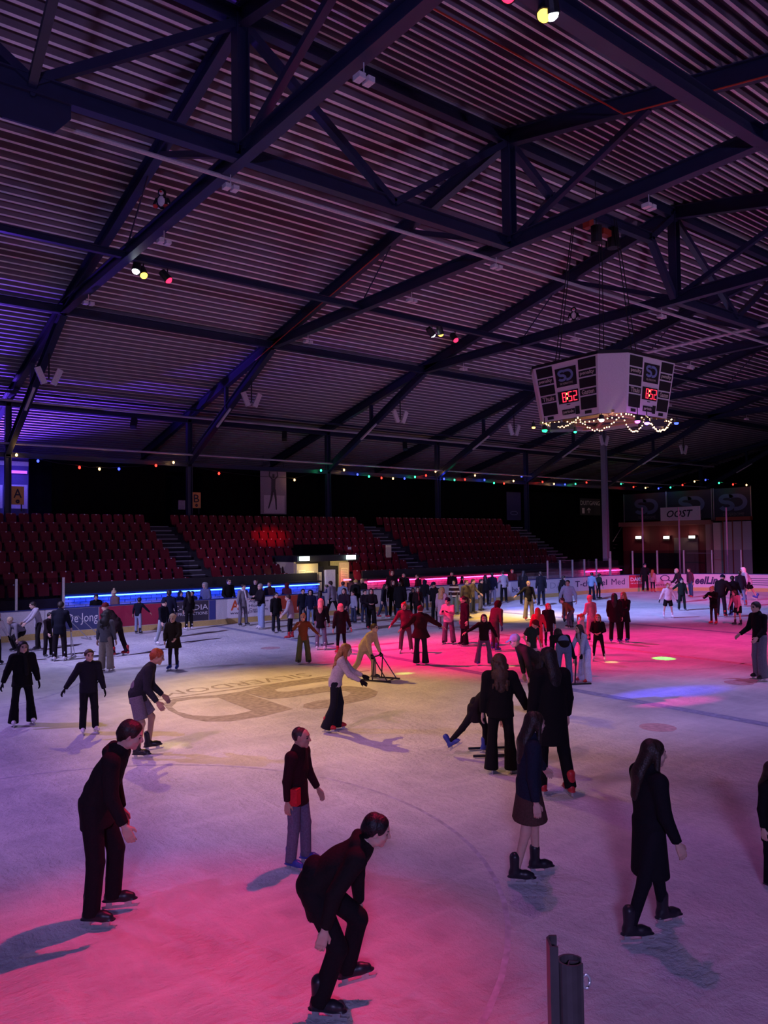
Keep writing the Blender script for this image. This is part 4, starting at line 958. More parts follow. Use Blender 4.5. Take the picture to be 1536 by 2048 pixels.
# lighting truss at the right
b = MB(); p0, p1 = Vector((64, 30, 9.6)), Vector((64, 20, 10.3))
for dz in (0, 0.35): b.tube([p0+Vector((0, 0, dz)), p1+Vector((0, 0, dz))], 0.04, 6)
for k in range(12): b.tube([p0.lerp(p1, k/12), p0.lerp(p1, (k+1)/12)+Vector((0, 0, 0.35))], 0.025, 5)
tag(b.build('lattice_beam', M_GREY), 'pale lattice beam above the far right drape', 'beam')

# ================================================================== THINGS ON THE BEAMS
def penguin(p, rz_, lab, red=True, sc=1.0):
    t = empty('plush_penguin', p, rz_); t.scale = (0.75,)*3; tag(t, lab, 'plush toy')
    b = MB(); b.ball((0, 0, 0.26), 0.20, 12, 8, sc=(1, 0.9, 1.3)); b.ball((0, -0.02, 0.58), 0.15, 12, 8); b.tube([(-0.18, 0, 0.38), (-0.30, -0.02, 0.16)], [0.06, 0.03], 7); b.tube([(0.18, 0, 0.38), (0.30, -0.02, 0.16)], [0.06, 0.03], 7)
    b.build('body', mat('plush_black', (0.01, 0.01, 0.015), 0.9), t, True)
    b = MB(); b.ball((0, -0.07, 0.25), 0.17, 12, 8, sc=(0.85, 0.8, 1.2)); b.ball((0, -0.07, 0.56), 0.11, 10, 6); b.build('belly', mat('plush_white', (0.75, 0.68, 0.72), 0.9), t, True)
    for s in (-1, 1):
        b = MB(); b.ball((s*0.18, -0.20, 0.02), 0.11, 10, 6, sc=(0.8, 1.2, 0.55)); b.build('foot', mat('plush_red', (0.65, 0.05, 0.04), 0.9) if red else mat('plush_white'), t, True)
    b = MB(); b.ball((0, -0.20, 0.55), 0.05, 8, 5, sc=(1, 1.4, 0.6)); b.build('beak', mat('plush_red', (0.65, 0.05, 0.04), 0.9), t, True)
penguin((7.72, 19.3, ZT+0.28), -0.65, 'plush penguin with red feet sitting on the nearest far tie beam')
penguin((25.05, 19.5, ZT+0.28), -0.9, 'plush penguin with white feet sitting on a beam above the scoreboard', False)
for k, (x, y) in enumerate(((13.2, 36.6), (21.6, 36.6), (30.2, 36.6))):
    z = rafter_z(36.6)-1.0; t = empty('column_speaker', (x, y, z), -0.6); tag(t, 'black loudspeaker hung from the far purlin, %s bay' % ordinal(k+1), 'loudspeaker', 'loudspeakers above the stand')
    MB().box((0, 0, 0), (0.26, 0.24, 0.55), 0, Matrix.Rotation(-0.6, 3, 'X')).build('cabinet', M_DARKM, t)
    b = MB(); b.tube([(0, 0.1, 0.2), (0, 0.1, 0.55)], 0.02, 5); b.build('bracket', M_DARKM, t)
p = onX(1141, 470, 20.0); t = empty('hanging_speaker', (18.6, 13.6, 12.3)); tag(t, 'black cylinder loudspeaker hanging near the ridge', 'loudspeaker')
b = MB(); b.tube([(0, 0, 0.25), (0, 0, -0.25)], 0.16, 12); b.build('cabinet', M_DARKM, t); b = MB(); b.tube([(0, 0, 0.25), (0, 0, 1.6)], 0.012, 5); b.build('cord', M_DARKM, t)
# ================================================================== PEOPLE
def surfnet(D, org, h):
    S = D < 0; nx, ny, nz = D.shape
    off = [(i, j, k) for i in (0, 1) for j in (0, 1) for k in (0, 1)]
    sl = lambda A, o: A[o[0]:nx-1+o[0], o[1]:ny-1+o[1], o[2]:nz-1+o[2]]
    tot = sum(sl(S, o).astype(np.int8) for o in off)
    mask = (tot > 0) & (tot < 8); I = np.argwhere(mask)
    acc = np.zeros((len(I), 3)); cnt = np.zeros(len(I))
    cv = {o: D[I[:, 0]+o[0], I[:, 1]+o[1], I[:, 2]+o[2]] for o in off}
    for a in off:
        for ax in range(3):
            if a[ax]: continue
            c = list(a); c[ax] = 1; c = tuple(c); da, dc = cv[a], cv[c]; cr = (da < 0) != (dc < 0)
            den = np.where(cr, da-dc, 1.0); t = np.where(cr, da/den, 0)
            p = np.tile(np.array(a, float), (len(I), 1)); p[:, ax] += t
            acc += p*cr[:, None]; cnt += cr
    V = (I+acc/cnt[:, None])*h+org
    idx = np.full(mask.shape, -1, np.int64); idx[mask] = np.arange(len(I)); Q = []
    for ax in range(3):
        o1, o2 = [(1, 2), (2, 0), (0, 1)][ax]
        s0 = [slice(1, -1)]*3; s1 = [slice(1, -1)]*3; s0[ax] = slice(0, -1); s1[ax] = slice(1, None)
        A, B = S[tuple(s0)], S[tuple(s1)]; E = np.argwhere(A != B)
        if not len(E): continue
        ins = A[tuple(E.T)]; base = E.copy(); base[:, o1] += 1; base[:, o2] += 1
        def cell(d1, d2):
            q = base.copy(); q[:, o1] -= d1; q[:, o2] -= d2; return idx[q[:, 0], q[:, 1], q[:, 2]]
        q = np.stack([cell(1, 1), cell(0, 1), cell(0, 0), cell(1, 0)], 1)
        q[~ins] = q[~ins][:, ::-1]; Q.append(q)
    return V, np.concatenate(Q)
def sdf_mesh(prims, h, pad=0.05):
    """prims: dict(a, b, ra, rb[, f (flatten direction), fl, cut, k, sub]); smooth union, then surface"""
    lo = np.min([np.minimum(p['a']-p['ra'], p['b']-p['rb']) for p in prims if not p.get('sub')], 0)-pad
    hi = np.max([np.maximum(p['a']+p['ra'], p['b']+p['rb']) for p in prims if not p.get('sub')], 0)+pad
    n = np.ceil((hi-lo)/h).astype(int)+2; D = np.full(n, 0.15)
    ax = [lo[i]+h*np.arange(n[i]) for i in range(3)]
    for p in prims:
        a, b, ra, rb = p['a'], p['b'], p['ra'], p['rb']; m = 0.07+h
        l = np.minimum(a, b)-max(ra, rb)-m; u = np.maximum(a, b)+max(ra, rb)+m
        i0 = np.clip(np.floor((l-lo)/h).astype(int), 0, n-1); i1 = np.clip(np.ceil((u-lo)/h).astype(int)+1, 1, n)
        X = ax[0][i0[0]:i1[0]][:, None, None]-a[0]; Y = ax[1][i0[1]:i1[1]][None, :, None]-a[1]; Z = ax[2][i0[2]:i1[2]][None, None, :]-a[2]
        d = b-a; L2 = d@d+1e-9; t = (X*d[0]+Y*d[1]+Z*d[2])/L2; tc = np.clip(t, 0, 1)
        tt = t if p.get('cut') else tc
        qx, qy, qz = X-tt*d[0], Y-tt*d[1], Z-tt*d[2]; fl = 1.0
        if 'f' in p:
            f = p['f']; fl = p['fl']; s = (qx*f[0]+qy*f[1]+qz*f[2])*(1/fl-1); qx, qy, qz = qx+s*f[0], qy+s*f[1], qz+s*f[2]
        r = np.sqrt(qx*qx+qy*qy+qz*qz)-(ra+(rb-ra)*tc)
        if fl < 1: r = r*(0.5+0.5*fl)
        if p.get('cut'):
            L = math.sqrt(L2); r = np.maximum(r, np.maximum(-t*L, (t-1)*L))
        s_ = (slice(i0[0], i1[0]), slice(i0[1], i1[1]), slice(i0[2], i1[2])); E = D[s_]
        k = p.get('k', 0.03)
        if p.get('sub'):
            hh = np.clip(0.5-0.5*(E+r)/k, 0, 1); D[s_] = E*(1-hh)-r*hh+k*hh*(1-hh)
        else:
            hh = np.clip(0.5+0.5*(E-r)/k, 0, 1); D[s_] = E*(1-hh)+r*hh-k*hh*(1-hh)
    return surfnet(D, lo, h)
A3 = lambda *v: np.array(v, float)
def P_(a, b, ra, rb=None, **k):
    d = dict(a=np.asarray(a, float), b=np.asarray(b, float), ra=ra, rb=ra if rb is None else rb); d.update(k); return d

# ---- head and hand patterns, made once and shared (face looks to -Y, origin at the centre of the head)
def head_geo(h):
    fy = A3(0, 1, 0)
    pr_ = [P_((0, 0.020, 0.028), (0, -0.012, 0.030), 0.084, 0.078, k=0.02), P_((0, 0.01, -0.02), (0, -0.030, -0.03), 0.066, 0.060, k=0.03),
           P_((0, -0.040, -0.045), (0, -0.066, -0.090), 0.044, 0.026, k=0.03), P_((-0.038, -0.02, -0.07), (0.038, -0.02, -0.07), 0.030, k=0.03),
           P_((0, -0.088, 0.020), (0, -0.110, -0.022), 0.008, 0.014, k=0.012), P_((-0.012, -0.098, -0.026), (0.012, -0.098, -0.026), 0.009, k=0.01),
           P_((-0.034, -0.078, 0.030), (0.034, -0.078, 0.030), 0.014, k=0.015), P_((-0.02, -0.084, -0.056), (0.02, -0.084, -0.056), 0.010, k=0.012),
           P_((-0.045, -0.060, -0.020), (-0.030, -0.070, -0.020), 0.020, k=0.02), P_((0.045, -0.060, -0.020), (0.030, -0.070, -0.020), 0.020, k=0.02)]
    for s in (-1, 1):
        pr_.append(P_((s*0.032, -0.098, 0.010), (s*0.034, -0.098, 0.010), 0.013, k=0.012, sub=True))
        pr_.append(P_((s*0.080, 0.012, 0.020), (s*0.078, 0.006, -0.020), 0.022, 0.014, f=A3(1, 0, 0), fl=0.4, k=0.008))
    pr_.append(P_((0, 0.025, -0.05), (0, 0.035, -0.19), 0.050, 0.056, k=0.03))
    V, Q = sdf_mesh(pr_, h); c = V[Q].mean(1); mi = np.zeros(len(Q), int); w = max(0.011, h*0.9)
    ey = (np.abs(np.abs(c[:, 0])-0.033) < w*1.25) & (np.abs(c[:, 2]-0.010) < w*0.75) & (c[:, 1] < -0.05)
    br = (np.abs(np.abs(c[:, 0])-0.035) < w*1.5) & (np.abs(c[:, 2]-0.036) < h*0.55) & (c[:, 1] < -0.06)
    lp_ = (np.abs(c[:, 0]) < 0.024) & (np.abs(c[:, 2]+0.056) < max(0.008, h*0.55)) & (c[:, 1] < -0.06)
    mi[ey | br] = 1; mi[lp_] = 2; return V, Q, mi
def hand_geo(h, curl):
    """wrist at the origin, fingers along -Z, thumb to +Y-, palm to -X"""
    pr_ = [P_((0, 0, 0.02), (0, 0, -0.03), 0.026, 0.028, f=A3(1, 0, 0), fl=0.65, k=0.02)]
    for j, (y, L) in enumerate(((-0.030, 0.070), (-0.010, 0.080), (0.010, 0.074), (0.029, 0.058))):
        a = A3(0, y*0.75, -0.035); b = A3(0, y, -0.088); pr_.append(P_(a, b, 0.015, 0.0125, k=0.012))
        p = b; ang = 0.0
        for q, fr in enumerate((0.45, 0.32, 0.23)):
            ang += curl*(0.9 if q == 0 else 1.1); n = p+A3(-math.sin(ang), 0, -math.cos(ang))*L*fr
            pr_.append(P_(p, n, 0.0105-0.001*q, 0.0095-0.001*q, k=0.004)); p = n
    pr_ += [P_((-0.004, -0.022, -0.020), (-0.016, -0.050, -0.050), 0.015, 0.012, k=0.012), P_((-0.016, -0.050, -0.050), (-0.026, -0.056, -0.082), 0.0115, 0.009, k=0.005)]
    return sdf_mesh(pr_, h, 0.02)
HEADS = {0: head_geo(0.0068), 1: head_geo(0.0125)}
HANDS = {(0, 0): hand_geo(0.0058, 0.35), (0, 1): hand_geo(0.0058, 0.95), (1, 0): hand_geo(0.0105, 0.35), (1, 1): hand_geo(0.0105, 0.95)}

def hair_geo(style, h):
    """hair and head wear in head space"""
    cap = P_((0, 0.026, 0.036), (0, 0.000, 0.040), 0.097, 0.088, k=0.02)
    face = dict(sub=True, k=0.012); sub = [P_((0, -0.098, 0.012), (0, -0.105, -0.10), 0.066, 0.075, **face)]
    if style == 'short': g = [cap, P_((0, 0.055, -0.01), (0, 0.05, -0.045), 0.072, 0.055, k=0.02)]; sub = [P_((0, -0.105, 0.0), (0, -0.105, -0.10), 0.080, 0.09, **face), P_((0, 0.0, -0.13), (0, 0.02, -0.16), 0.095, **face)]
    elif style == 'bald': g = [P_((0, 0.030, 0.034), (0, 0.010, 0.036), 0.092, 0.083, k=0.02)]; sub = [P_((0, -0.105, 0.0), (0, -0.105, -0.10), 0.095, 0.10, **face)]
    elif style in ('long', 'wavy', 'curly'):
        w = {'long': 1.0, 'wavy': 1.2, 'curly': 1.35}[style]; g = [cap, P_((0, 0.055, 0.01), (0, 0.128, -0.20), 0.088*w, 0.085*w, f=A3(0, 1, 0), fl=0.72, k=0.03), P_((0, 0.128, -0.20), (0, 0.140, -0.38 if style != 'curly' else -0.27), 0.085*w, 0.060*w, f=A3(0, 1, 0), fl=0.62, k=0.03)]
        for s in (-1, 1): g.append(P_((s*0.078, 0.0, 0.02), (s*0.090, -0.01, -0.24), 0.030*w, 0.026*w, k=0.025))
        if style != 'long':
            rg_ = random.Random(3)
            for i in range(34): a = rg_.uniform(-1, 1)*1.9; z = rg_.uniform(-0.36, 0.02); g.append(P_((math.sin(a)*0.095*w, 0.09+math.cos(a)*0.05-z*0.15, z), (math.sin(a)*0.10*w, 0.09+math.cos(a)*0.055-z*0.15, z-0.05), 0.021, 0.014, k=0.014))
    elif style == 'bob': g = [cap, P_((0, 0.050, 0.0), (0, 0.060, -0.10), 0.092, 0.088, k=0.03)]+[P_((s*0.082, -0.005, 0.02), (s*0.086, -0.01, -0.11), 0.028, k=0.02) for s in (-1, 1)]
    elif style == 'ponytail': g = [cap, P_((0, 0.115, 0.055), (0, 0.165, 0.02), 0.032, 0.034, k=0.02), P_((0, 0.165, 0.02), (0, 0.175, -0.20), 0.036, 0.016, k=0.02)]
    elif style == 'bun': g = [cap, P_((0, 0.105, 0.100), (0, 0.110, 0.105), 0.044, k=0.012)]
    elif style == 'beanie':
        g = [P_((0, 0.024, 0.050), (0, 0.012, 0.060), 0.104, 0.098, k=0.02)]; sub = [P_((0, 0.01, -0.115), (0, 0.01, -0.30), 0.145, k=0.01, sub=True, f=A3(0, 0, 1), fl=0.999)]
        g.append(P_((0, 0.016, 0.030), (0, 0.010, 0.052), 0.110, 0.110, cut=True, k=0.006))
    elif style == 'pompom': g = [P_((0, 0.024, 0.050), (0, 0.012, 0.060), 0.106, 0.100, k=0.02), P_((0, 0.03, 0.185), (0, 0.03, 0.19), 0.048, k=0.01), P_((0, 0.016, 0.022), (0, 0.010, 0.052), 0.112, 0.112, cut=True, k=0.006)]; sub = [P_((0, -0.09, -0.06), (0, -0.10, -0.16), 0.085, 0.1, **face)]
    elif style == 'cap':
        g = [P_((0, 0.022, 0.046), (0, 0.008, 0.050), 0.100, 0.094, k=0.02), P_((0, -0.085, 0.050), (0, -0.145, 0.040), 0.062, 0.050, f=A3(0, 0, 1), fl=0.18, k=0.012)]; sub = [P_((0, 0.01, -0.125), (0, 0.01, -0.30), 0.15, k=0.01, sub=True)]
    elif style == 'hood': g = [P_((0, 0.036, 0.030), (0, 0.010, 0.040), 0.122, 0.112, k=0.02), P_((0, 0.05, -0.03), (0, 0.055, -0.15), 0.108, 0.098, k=0.03)]; sub = [P_((0, -0.10, 0.020), (0, -0.12, -0.06), 0.076, 0.080, **face)]
    elif style == 'helmet': g = [P_((0, 0.024, 0.050), (0, -0.005, 0.050), 0.122, 0.112, k=0.02), P_((0, -0.10, 0.075), (0, -0.12, 0.07), 0.05, 0.04, f=A3(0, 0, 1), fl=0.3, k=0.02)]; sub = [P_((0, 0.01, -0.13), (0, 0.01, -0.30), 0.16, k=0.01, sub=True), P_((0, -0.10, -0.06), (0, -0.11, -0.12), 0.085, 0.1, **face)]
    return sdf_mesh(g+sub, h, 0.03)
_hg = {}
def hair_mesh(style, lod):
    k = (style, lod)
    if k not in _hg: _hg[k] = hair_geo(style, 0.009 if lod == 0 else 0.015)
    return _hg[k]
# ---- skates
def skate_geo(lod):
    h = 0.012 if lod == 0 else 0.02          # ankle joint at the origin, sole at z=-0.075, toe to -Y
    return sdf_mesh([P_((0, 0.012, 0.13), (0, 0.012, 0.0), 0.056, 0.050, k=0.02), P_((0, 0.035, -0.035), (0, -0.10, -0.040), 0.046, 0.042, k=0.03), P_((0, -0.10, -0.040), (0, -0.155, -0.046), 0.042, 0.034, k=0.03),
                     P_((0, 0.055, -0.066), (0, -0.170, -0.066), 0.042, 0.040, f=A3(0, 0, 1), fl=0.30, k=0.008)], h, 0.03)
SK = {0: skate_geo(0), 1: skate_geo(1)}
SK_ME = {}; 
def skate_meshes(col, lod):
    k = (col, lod)
    if k not in SK_ME:
        c = {'blue': (0.03, 0.05, 0.28), 'red': (0.42, 0.02, 0.03), 'black': (0.015, 0.013, 0.02), 'white': (0.70, 0.66, 0.72)}[col]
        V, Q = SK[lod]; SK_ME[k] = mk_np('skate', V, Q, [mat('skate_'+col, c, 0.4)])
    if 'blade' not in SK_ME:
        b = MB(); b.box((0, -0.055, -0.125), (0.005, 0.30, 0.022)); b.box((0, 0.035, -0.095), (0.022, 0.05, 0.05)); b.box((0, -0.125, -0.095), (0.022, 0.06, 0.05)); b.tube([(0, -0.205, -0.125), (0, -0.222, -0.112)], 0.004, 4)
        o = b.build('blade', M_ALU); SK_ME['blade'] = o.data; bpy.data.objects.remove(o)
    return SK_ME[k], SK_ME['blade']
SOLE = 0.136                                 # ankle joint above the ice

SKIN = {'l': (0.55, 0.34, 0.27), 'm': (0.42, 0.24, 0.17), 'd': (0.20, 0.10, 0.07)}
M_EYE = mat('dark_eye_and_brow', (0.03, 0.02, 0.02), 0.5); M_LIP = mat('lips', (0.42, 0.13, 0.12), 0.5)
def skin(t): return mat('skin_'+t, SKIN[t], 0.55, var=0.06, scale=20)
_cn = {}
def cloth(c, rough=0.85):
    if max(c) < 0.06: c = tuple(v*0.55 for v in c)
    k = tuple(round(v, 4) for v in c)
    if k not in _cn: _cn[k] = 'cloth_%d' % len(_cn)
    return mat(_cn[k], c, rough, var=0.18, scale=55, bump=0.25, spec=0.15)
HAIRC = {'black': (0.008, 0.006, 0.007), 'brown': (0.045, 0.022, 0.012), 'dark': (0.020, 0.011, 0.008), 'blond': (0.42, 0.26, 0.10), 'red': (0.30, 0.06, 0.02), 'ginger': (0.25, 0.10, 0.03), 'grey': (0.25, 0.24, 0.25), 'white': (0.7, 0.66, 0.62), 'pink': (0.6, 0.25, 0.22), 'maroon': (0.10, 0.01, 0.015), 'navy': (0.015, 0.018, 0.05), 'beige': (0.45, 0.34, 0.22), 'yellow': (0.5, 0.36, 0.10)}
def rotx(a): c, s = math.cos(a), math.sin(a); return np.array([[1, 0, 0], [0, c, -s], [0, s, c]])
def roty(a): c, s = math.cos(a), math.sin(a); return np.array([[c, 0, s], [0, 1, 0], [-s, 0, c]])
def rotz(a): c, s = math.cos(a), math.sin(a); return np.array([[c, -s, 0], [s, c, 0], [0, 0, 1]])
rd = math.radians
def limb(flex, out, side):
    """unit direction: flex forward (-Y) from hanging down, out away from the midline"""
    f, o = rd(flex), rd(out); return A3(side*math.sin(o), -math.sin(f)*math.cos(o), -math.cos(f)*math.cos(o))
N_P = [0]
PLACED = []
def person(label, fx, fy, top=None, ht=None, yaw=0, lean=5, tilt=0, head=(0, 0), L=(4, 4, 6), R=(4, 4, 6), LA=((0, 12), (10, 6)), RA=((0, 12), (10, 6)),
           coat='jacket', cc=(0.02, 0.02, 0.025), length=0.10, flare=0.0, bulk=0.0, legs='straight', lc=(0.02, 0.02, 0.03), hair='short', hc='dark', skate='black', sk='l', grip=0,
           glove=None, sleeves=True, scarf=None, stripes=None, pos=None, base=0.0, skates=True, bare=False, extra=None, group=None, turn=0.0):
    """L/R: (thigh forward, outward, knee bend) of the left and right leg; LA/RA: ((flex, out) upper arm, (flex, out) forearm)"""
    N_P[0] += 1
    if pos is None: pos = onz(fx, fy)
    dpt = depth((pos[0], pos[1], 1)); s = 1.0
    view = math.atan2(pos[1], pos[0])                   # direction from the camera
    # body faces local -Y; at yaw 0 it looks back along the view direction
    rot = view-math.pi/2-rd(yaw)*-1.0
    pelvis = A3(0, 0, 0); Rsp = rotx(rd(lean)) @ roty(rd(tilt)); Rch = rotx(rd(lean)*1.12) @ roty(rd(tilt)) @ rotz(rd(turn))
    J = {}; kids = (ht or 1.7) < 1.45
    lg = 0.93 if kids else 1.0
    for nm, sd, (fl, ab, kn) in (('L', 1, L), ('R', -1, R)):
        hip = A3(sd*0.088, 0, -0.02); d = limb(fl, ab, sd); knee = hip+d*0.43*lg; d2 = limb(fl-kn, ab*0.6, sd); ank = knee+d2*0.40*lg
        J['hip'+nm], J['knee'+nm], J['ank'+nm], J['sh'+nm] = hip, knee, ank, d2
    ch = Rsp @ A3(0, 0, 0.26); nb = ch+Rch @ A3(0, 0.0, 0.235); J['chest'], J['neck'] = ch, nb
    Rh = Rch @ rotz(rd(head[1])) @ rotx(rd(head[0])-rd(lean)*0.55); hc_ = nb+Rch @ A3(0, -0.005, 0.02)+Rh @ A3(0, -0.03, 0.135); J['head'] = hc_
    for nm, sd, ar in (('L', 1, LA), ('R', -1, RA)):
        sh = ch+Rch @ A3(sd*0.175, 0.005, 0.175); d1 = Rch @ limb(ar[0][0], ar[0][1], sd); el = sh+d1*0.285; d2 = Rch @ limb(ar[1][0], ar[1][1], sd); wr = el+d2*0.25
        J['sho'+nm], J['elb'+nm], J['wri'+nm], J['fd'+nm] = sh, el, wr, d2
    # rest on the lower skate
    sole = SOLE if skates else 0.08
    lowz = min(J['ankL'][2], J['ankR'][2])-sole; low = 'L' if J['ankL'][2] <= J['ankR'][2] else 'R'
    hsc = 1.0
    tops = hc_[2]+0.125-lowz
    if ht is not None: s = ht/1.70; 
    elif top is not None:
        q0 = pr((pos[0], pos[1], base))[1]; s = 1.0
        zt = base+1.0
        for _ in range(6):
            qt = pr((pos[0], pos[1], base+tops*s))[1]; q1 = pr((pos[0], pos[1], base+tops*s*1.02))[1]
            s += (top-qt)/((q1-qt)/(0.02*s))
        s = max(0.55, min(1.16, s))
    hsc = 1.0+max(0, (0.92-s))*0.75
    gl = ((J['ankL'][:2]+J['ankR'][:2])/2) if abs(J['ankL'][2]-J['ankR'][2]) < 0.12 else J['ank'+low][:2]
    off = A3(-gl[0], -gl[1], -lowz)
    for k in list(J):
        if not k.startswith(('fd', 'sh')) or k.startswith('sho'): J[k] = (J[k]+off)*s
    pel = off*s
    lod = 0 if dpt < 13.5 else 1
    h = max(0.017, min(0.034, dpt/1535*2.0)) if lod else 0.015
    fwd = A3(0, 1, 0); fc = Rch @ A3(0, 1, 0); fp = Rsp @ A3(0, 1, 0)
    mt_skin = skin(sk)
    # ---------------- body: one continuous surface with head and hands
    g = [P_(pel+A3(0, 0, 0.02)*s, J['chest'], 0.125*s, 0.130*s, f=fp, fl=0.72, k=0.04), P_(J['chest'], J['neck']-Rch @ A3(0, 0, 0.06)*s, 0.130*s, 0.10*s, f=fc, fl=0.68, k=0.04), P_(J['neck']-Rch @ A3(0, 0, 0.06)*s, J['head']-Rh @ A3(0, -0.03, 0.07)*s*hsc, 0.055*s, 0.052*s, k=0.03)]
    for n_ in 'LR':
        g += [P_(J['hip'+n_], J['knee'+n_], 0.078*s, 0.052*s), P_(J['knee'+n_], J['ank'+n_], 0.052*s, 0.036*s), P_(J['sho'+n_], J['elb'+n_], 0.046*s, 0.037*s), P_(J['elb'+n_], J['wri'+n_], 0.038*s, 0.027*s),
              P_(J['chest']+Rch @ A3(0, 0, 0.15)*s, J['sho'+n_], 0.06*s, 0.05*s)]
    hb = h if (legs in ('shorts', 'skirt') or not sleeves) else max(h, 0.026)
    V, Q = sdf_mesh(g, hb); mi = np.zeros(len(Q), int); Vs, Qs, Ms = [V], [Q], [mi]; nv = len(V)
    Vh, Qh, mh = HEADS[lod]; Vs.append((Vh*s*hsc) @ Rh.T+J['head']); Qs.append(Qh+nv); Ms.append(mh); nv += len(Vh)
    for n_, sd in (('L', 1), ('R', -1)):
        Vn, Qn = HANDS[(lod, 1 if grip else 0)]; d = J['fd'+n_]; z = -d
        y = Rch @ A3(0, 1, 0); y = y-z*(y@z)
        if np.linalg.norm(y) < 0.3: y = Rch @ A3(0, 0, 1); y = y-z*(y@z)
        y /= np.linalg.norm(y); x = np.cross(y, z); B = np.stack([x, y, z], 1)
        Vm = Vn.copy(); Qm = Qn
        if sd < 0: Vm[:, 0] *= -1; Qm = Qn[:, ::-1]
        Vs.append((Vm*s*1.05) @ B.T+J['wri'+n_]+d*0.015*s); Qs.append(Qm+nv); Ms.append(np.full(len(Qm), 3)); nv += len(Vm)
    gm = cloth(glove) if glove else mt_skin
    me = mk_np('person', np.concatenate(Vs), np.concatenate(Qs), [mt_skin, M_EYE, M_LIP, gm], True, np.concatenate(Ms))
    root = ob('person', me); root.location = (pos[0], pos[1], base); root.rotation_euler = (0, 0, rot)
    tag(root, label, 'person', group)
    # ---------------- trousers
    if legs != 'none':
        th, kn, an, end = {'skinny': (0.092, 0.062, 0.048, 0.96), 'straight': (0.098, 0.076, 0.070, 1.10), 'wide': (0.102, 0.095, 0.108, 1.17), 'flare': (0.094, 0.070, 0.108, 1.19), 'shorts': (0.104, 0.105, 0.1, 0), 'skirt': (0.10, 0.1, 0.1, 0)}[legs]
        hipr = 0.148+bulk*0.3
        g = [P_(pel+A3(0, 0, 0.10)*s, pel+A3(0, 0, -0.05)*s, (hipr-0.018)*s, hipr*s, f=fwd, fl=0.74, k=0.03)]
        for n_ in 'LR':
            a, b_, c = J['hip'+n_], J['knee'+n_], J['ank'+n_]
            if legs == 'shorts': g.append(P_(a, a+(b_-a)*0.85, th*s, kn*s, cut=True, k=0.03)); continue
            if legs == 'skirt': continue
            g.append(P_(a, b_, th*s, kn*s)); m_ = b_+(c-b_)*0.5; e = b_+(c-b_)*end
            if legs in ('wide', 'flare'): g += [P_(b_, m_, kn*s, (kn*0.55+an*0.45)*s), P_(m_, e, (kn*0.55+an*0.45)*s, an*s, cut=True, k=0.02)]
            else: g.append(P_(b_, e, kn*s, an*s, cut=True, k=0.025))
        if legs == 'skirt':
            mid = (J['kneeL']+J['kneeR'])/2; hipm = pel; g.append(P_(hipm, hipm+(mid-hipm)*0.80, 0.15*s, 0.235*s, f=fwd, fl=0.8, cut=True, k=0.02))
        V, Q = sdf_mesh(g, h); o = ob('skirt' if legs == 'skirt' else 'trousers' if legs != 'shorts' else 'shorts', mk_np('trousers', V, Q, [cloth(lc)]), root)
    # ---------------- upper garment
    w = {'jacket': 0.030, 'puffer': 0.050, 'coat': 0.032, 'hoodie': 0.030, 'tee': 0.020, 'sweater': 0.024, 'shirt': 0.022}[coat]+bulk
    g = [P_(J['chest'], J['neck']-Rch @ A3(0, 0, 0.05)*s, (0.135+w)*s, (0.105+w*0.6)*s, f=fc, fl=0.72, k=0.05)]
    g.append(P_(pel+A3(0, 0, 0.04)*s, J['chest'], (0.128+w)*s, (0.135+w)*s, f=fp, fl=0.76, k=0.05))
    upn = Rch @ A3(0, 0, 1)
    for n_ in 'LR':
        g.append(P_(J['chest']+Rch @ A3(0, 0, 0.14)*s, J['sho'+n_], (0.075+w*0.5)*s, (0.058+w*0.6)*s, k=0.05))
        if sleeves: g += [P_(J['sho'+n_], J['elb'+n_], (0.054+w*0.7)*s, (0.044+w*0.6)*s, k=0.03), P_(J['elb'+n_], J['wri'+n_]-J['fd'+n_]*0.0, (0.045+w*0.6)*s, (0.034+w*0.35)*s, cut=True, k=0.02)]
        else: g += [P_(J['sho'+n_], J['sho'+n_]+(J['elb'+n_]-J['sho'+n_])*0.75, (0.054+w*0.6)*s, (0.058+w*0.5)*s, cut=True, k=0.03)]
    if length > 0:
        kd = ((J['kneeL']+J['kneeR'])/2-pel); kd /= np.linalg.norm(kd); kd = kd*0.6+A3(0, 0, -1)*0.4; kd /= np.linalg.norm(kd)
        g.append(P_(pel+A3(0, 0, 0.06)*s, pel+kd*(length+0.03)*s, (0.132+w)*s, (0.150+w+flare)*s, f=fwd, fl=0.78, cut=True, k=0.04))
    if coat in ('jacket', 'coat', 'puffer'): g.append(P_(J['neck']-upn*0.06*s, J['neck']+upn*0.015*s, (0.092+w*0.2)*s, (0.080+w*0.2)*s, f=fc, fl=0.9, k=0.02))
    if coat == 'hoodie': g.append(P_(J['neck']-upn*0.02*s+fc*0.075*s-Rch @ A3(0.09, 0, 0)*s, J['neck']-upn*0.02*s+fc*0.075*s+Rch @ A3(0.09, 0, 0)*s, 0.052*s, k=0.03))
    if coat == 'puffer':
        for q in range(4):
            c = pel*(1-q/4)+J['chest']*(q/4)+A3(0, 0, 0.04)*s; g.append(P_(c-A3(0, 0, 0.02)*s, c+A3(0, 0, 0.02)*s, (0.140+w)*s, f=fp, fl=0.78, k=0.015))
    V, Q = sdf_mesh(g, h)
    mats = [cloth(cc)]; mi = None
    if stripes:
        mats.append(cloth(stripes)); zc = V[Q][:, :, 2].mean(1); mi = ((np.floor(zc/(0.075*s)) % 3) == 0).astype(int)
    nm = {'tee': 'tshirt', 'puffer': 'jacket'}.get(coat, coat)
    ob(nm, mk_np(nm, V, Q, mats, True, mi), root)
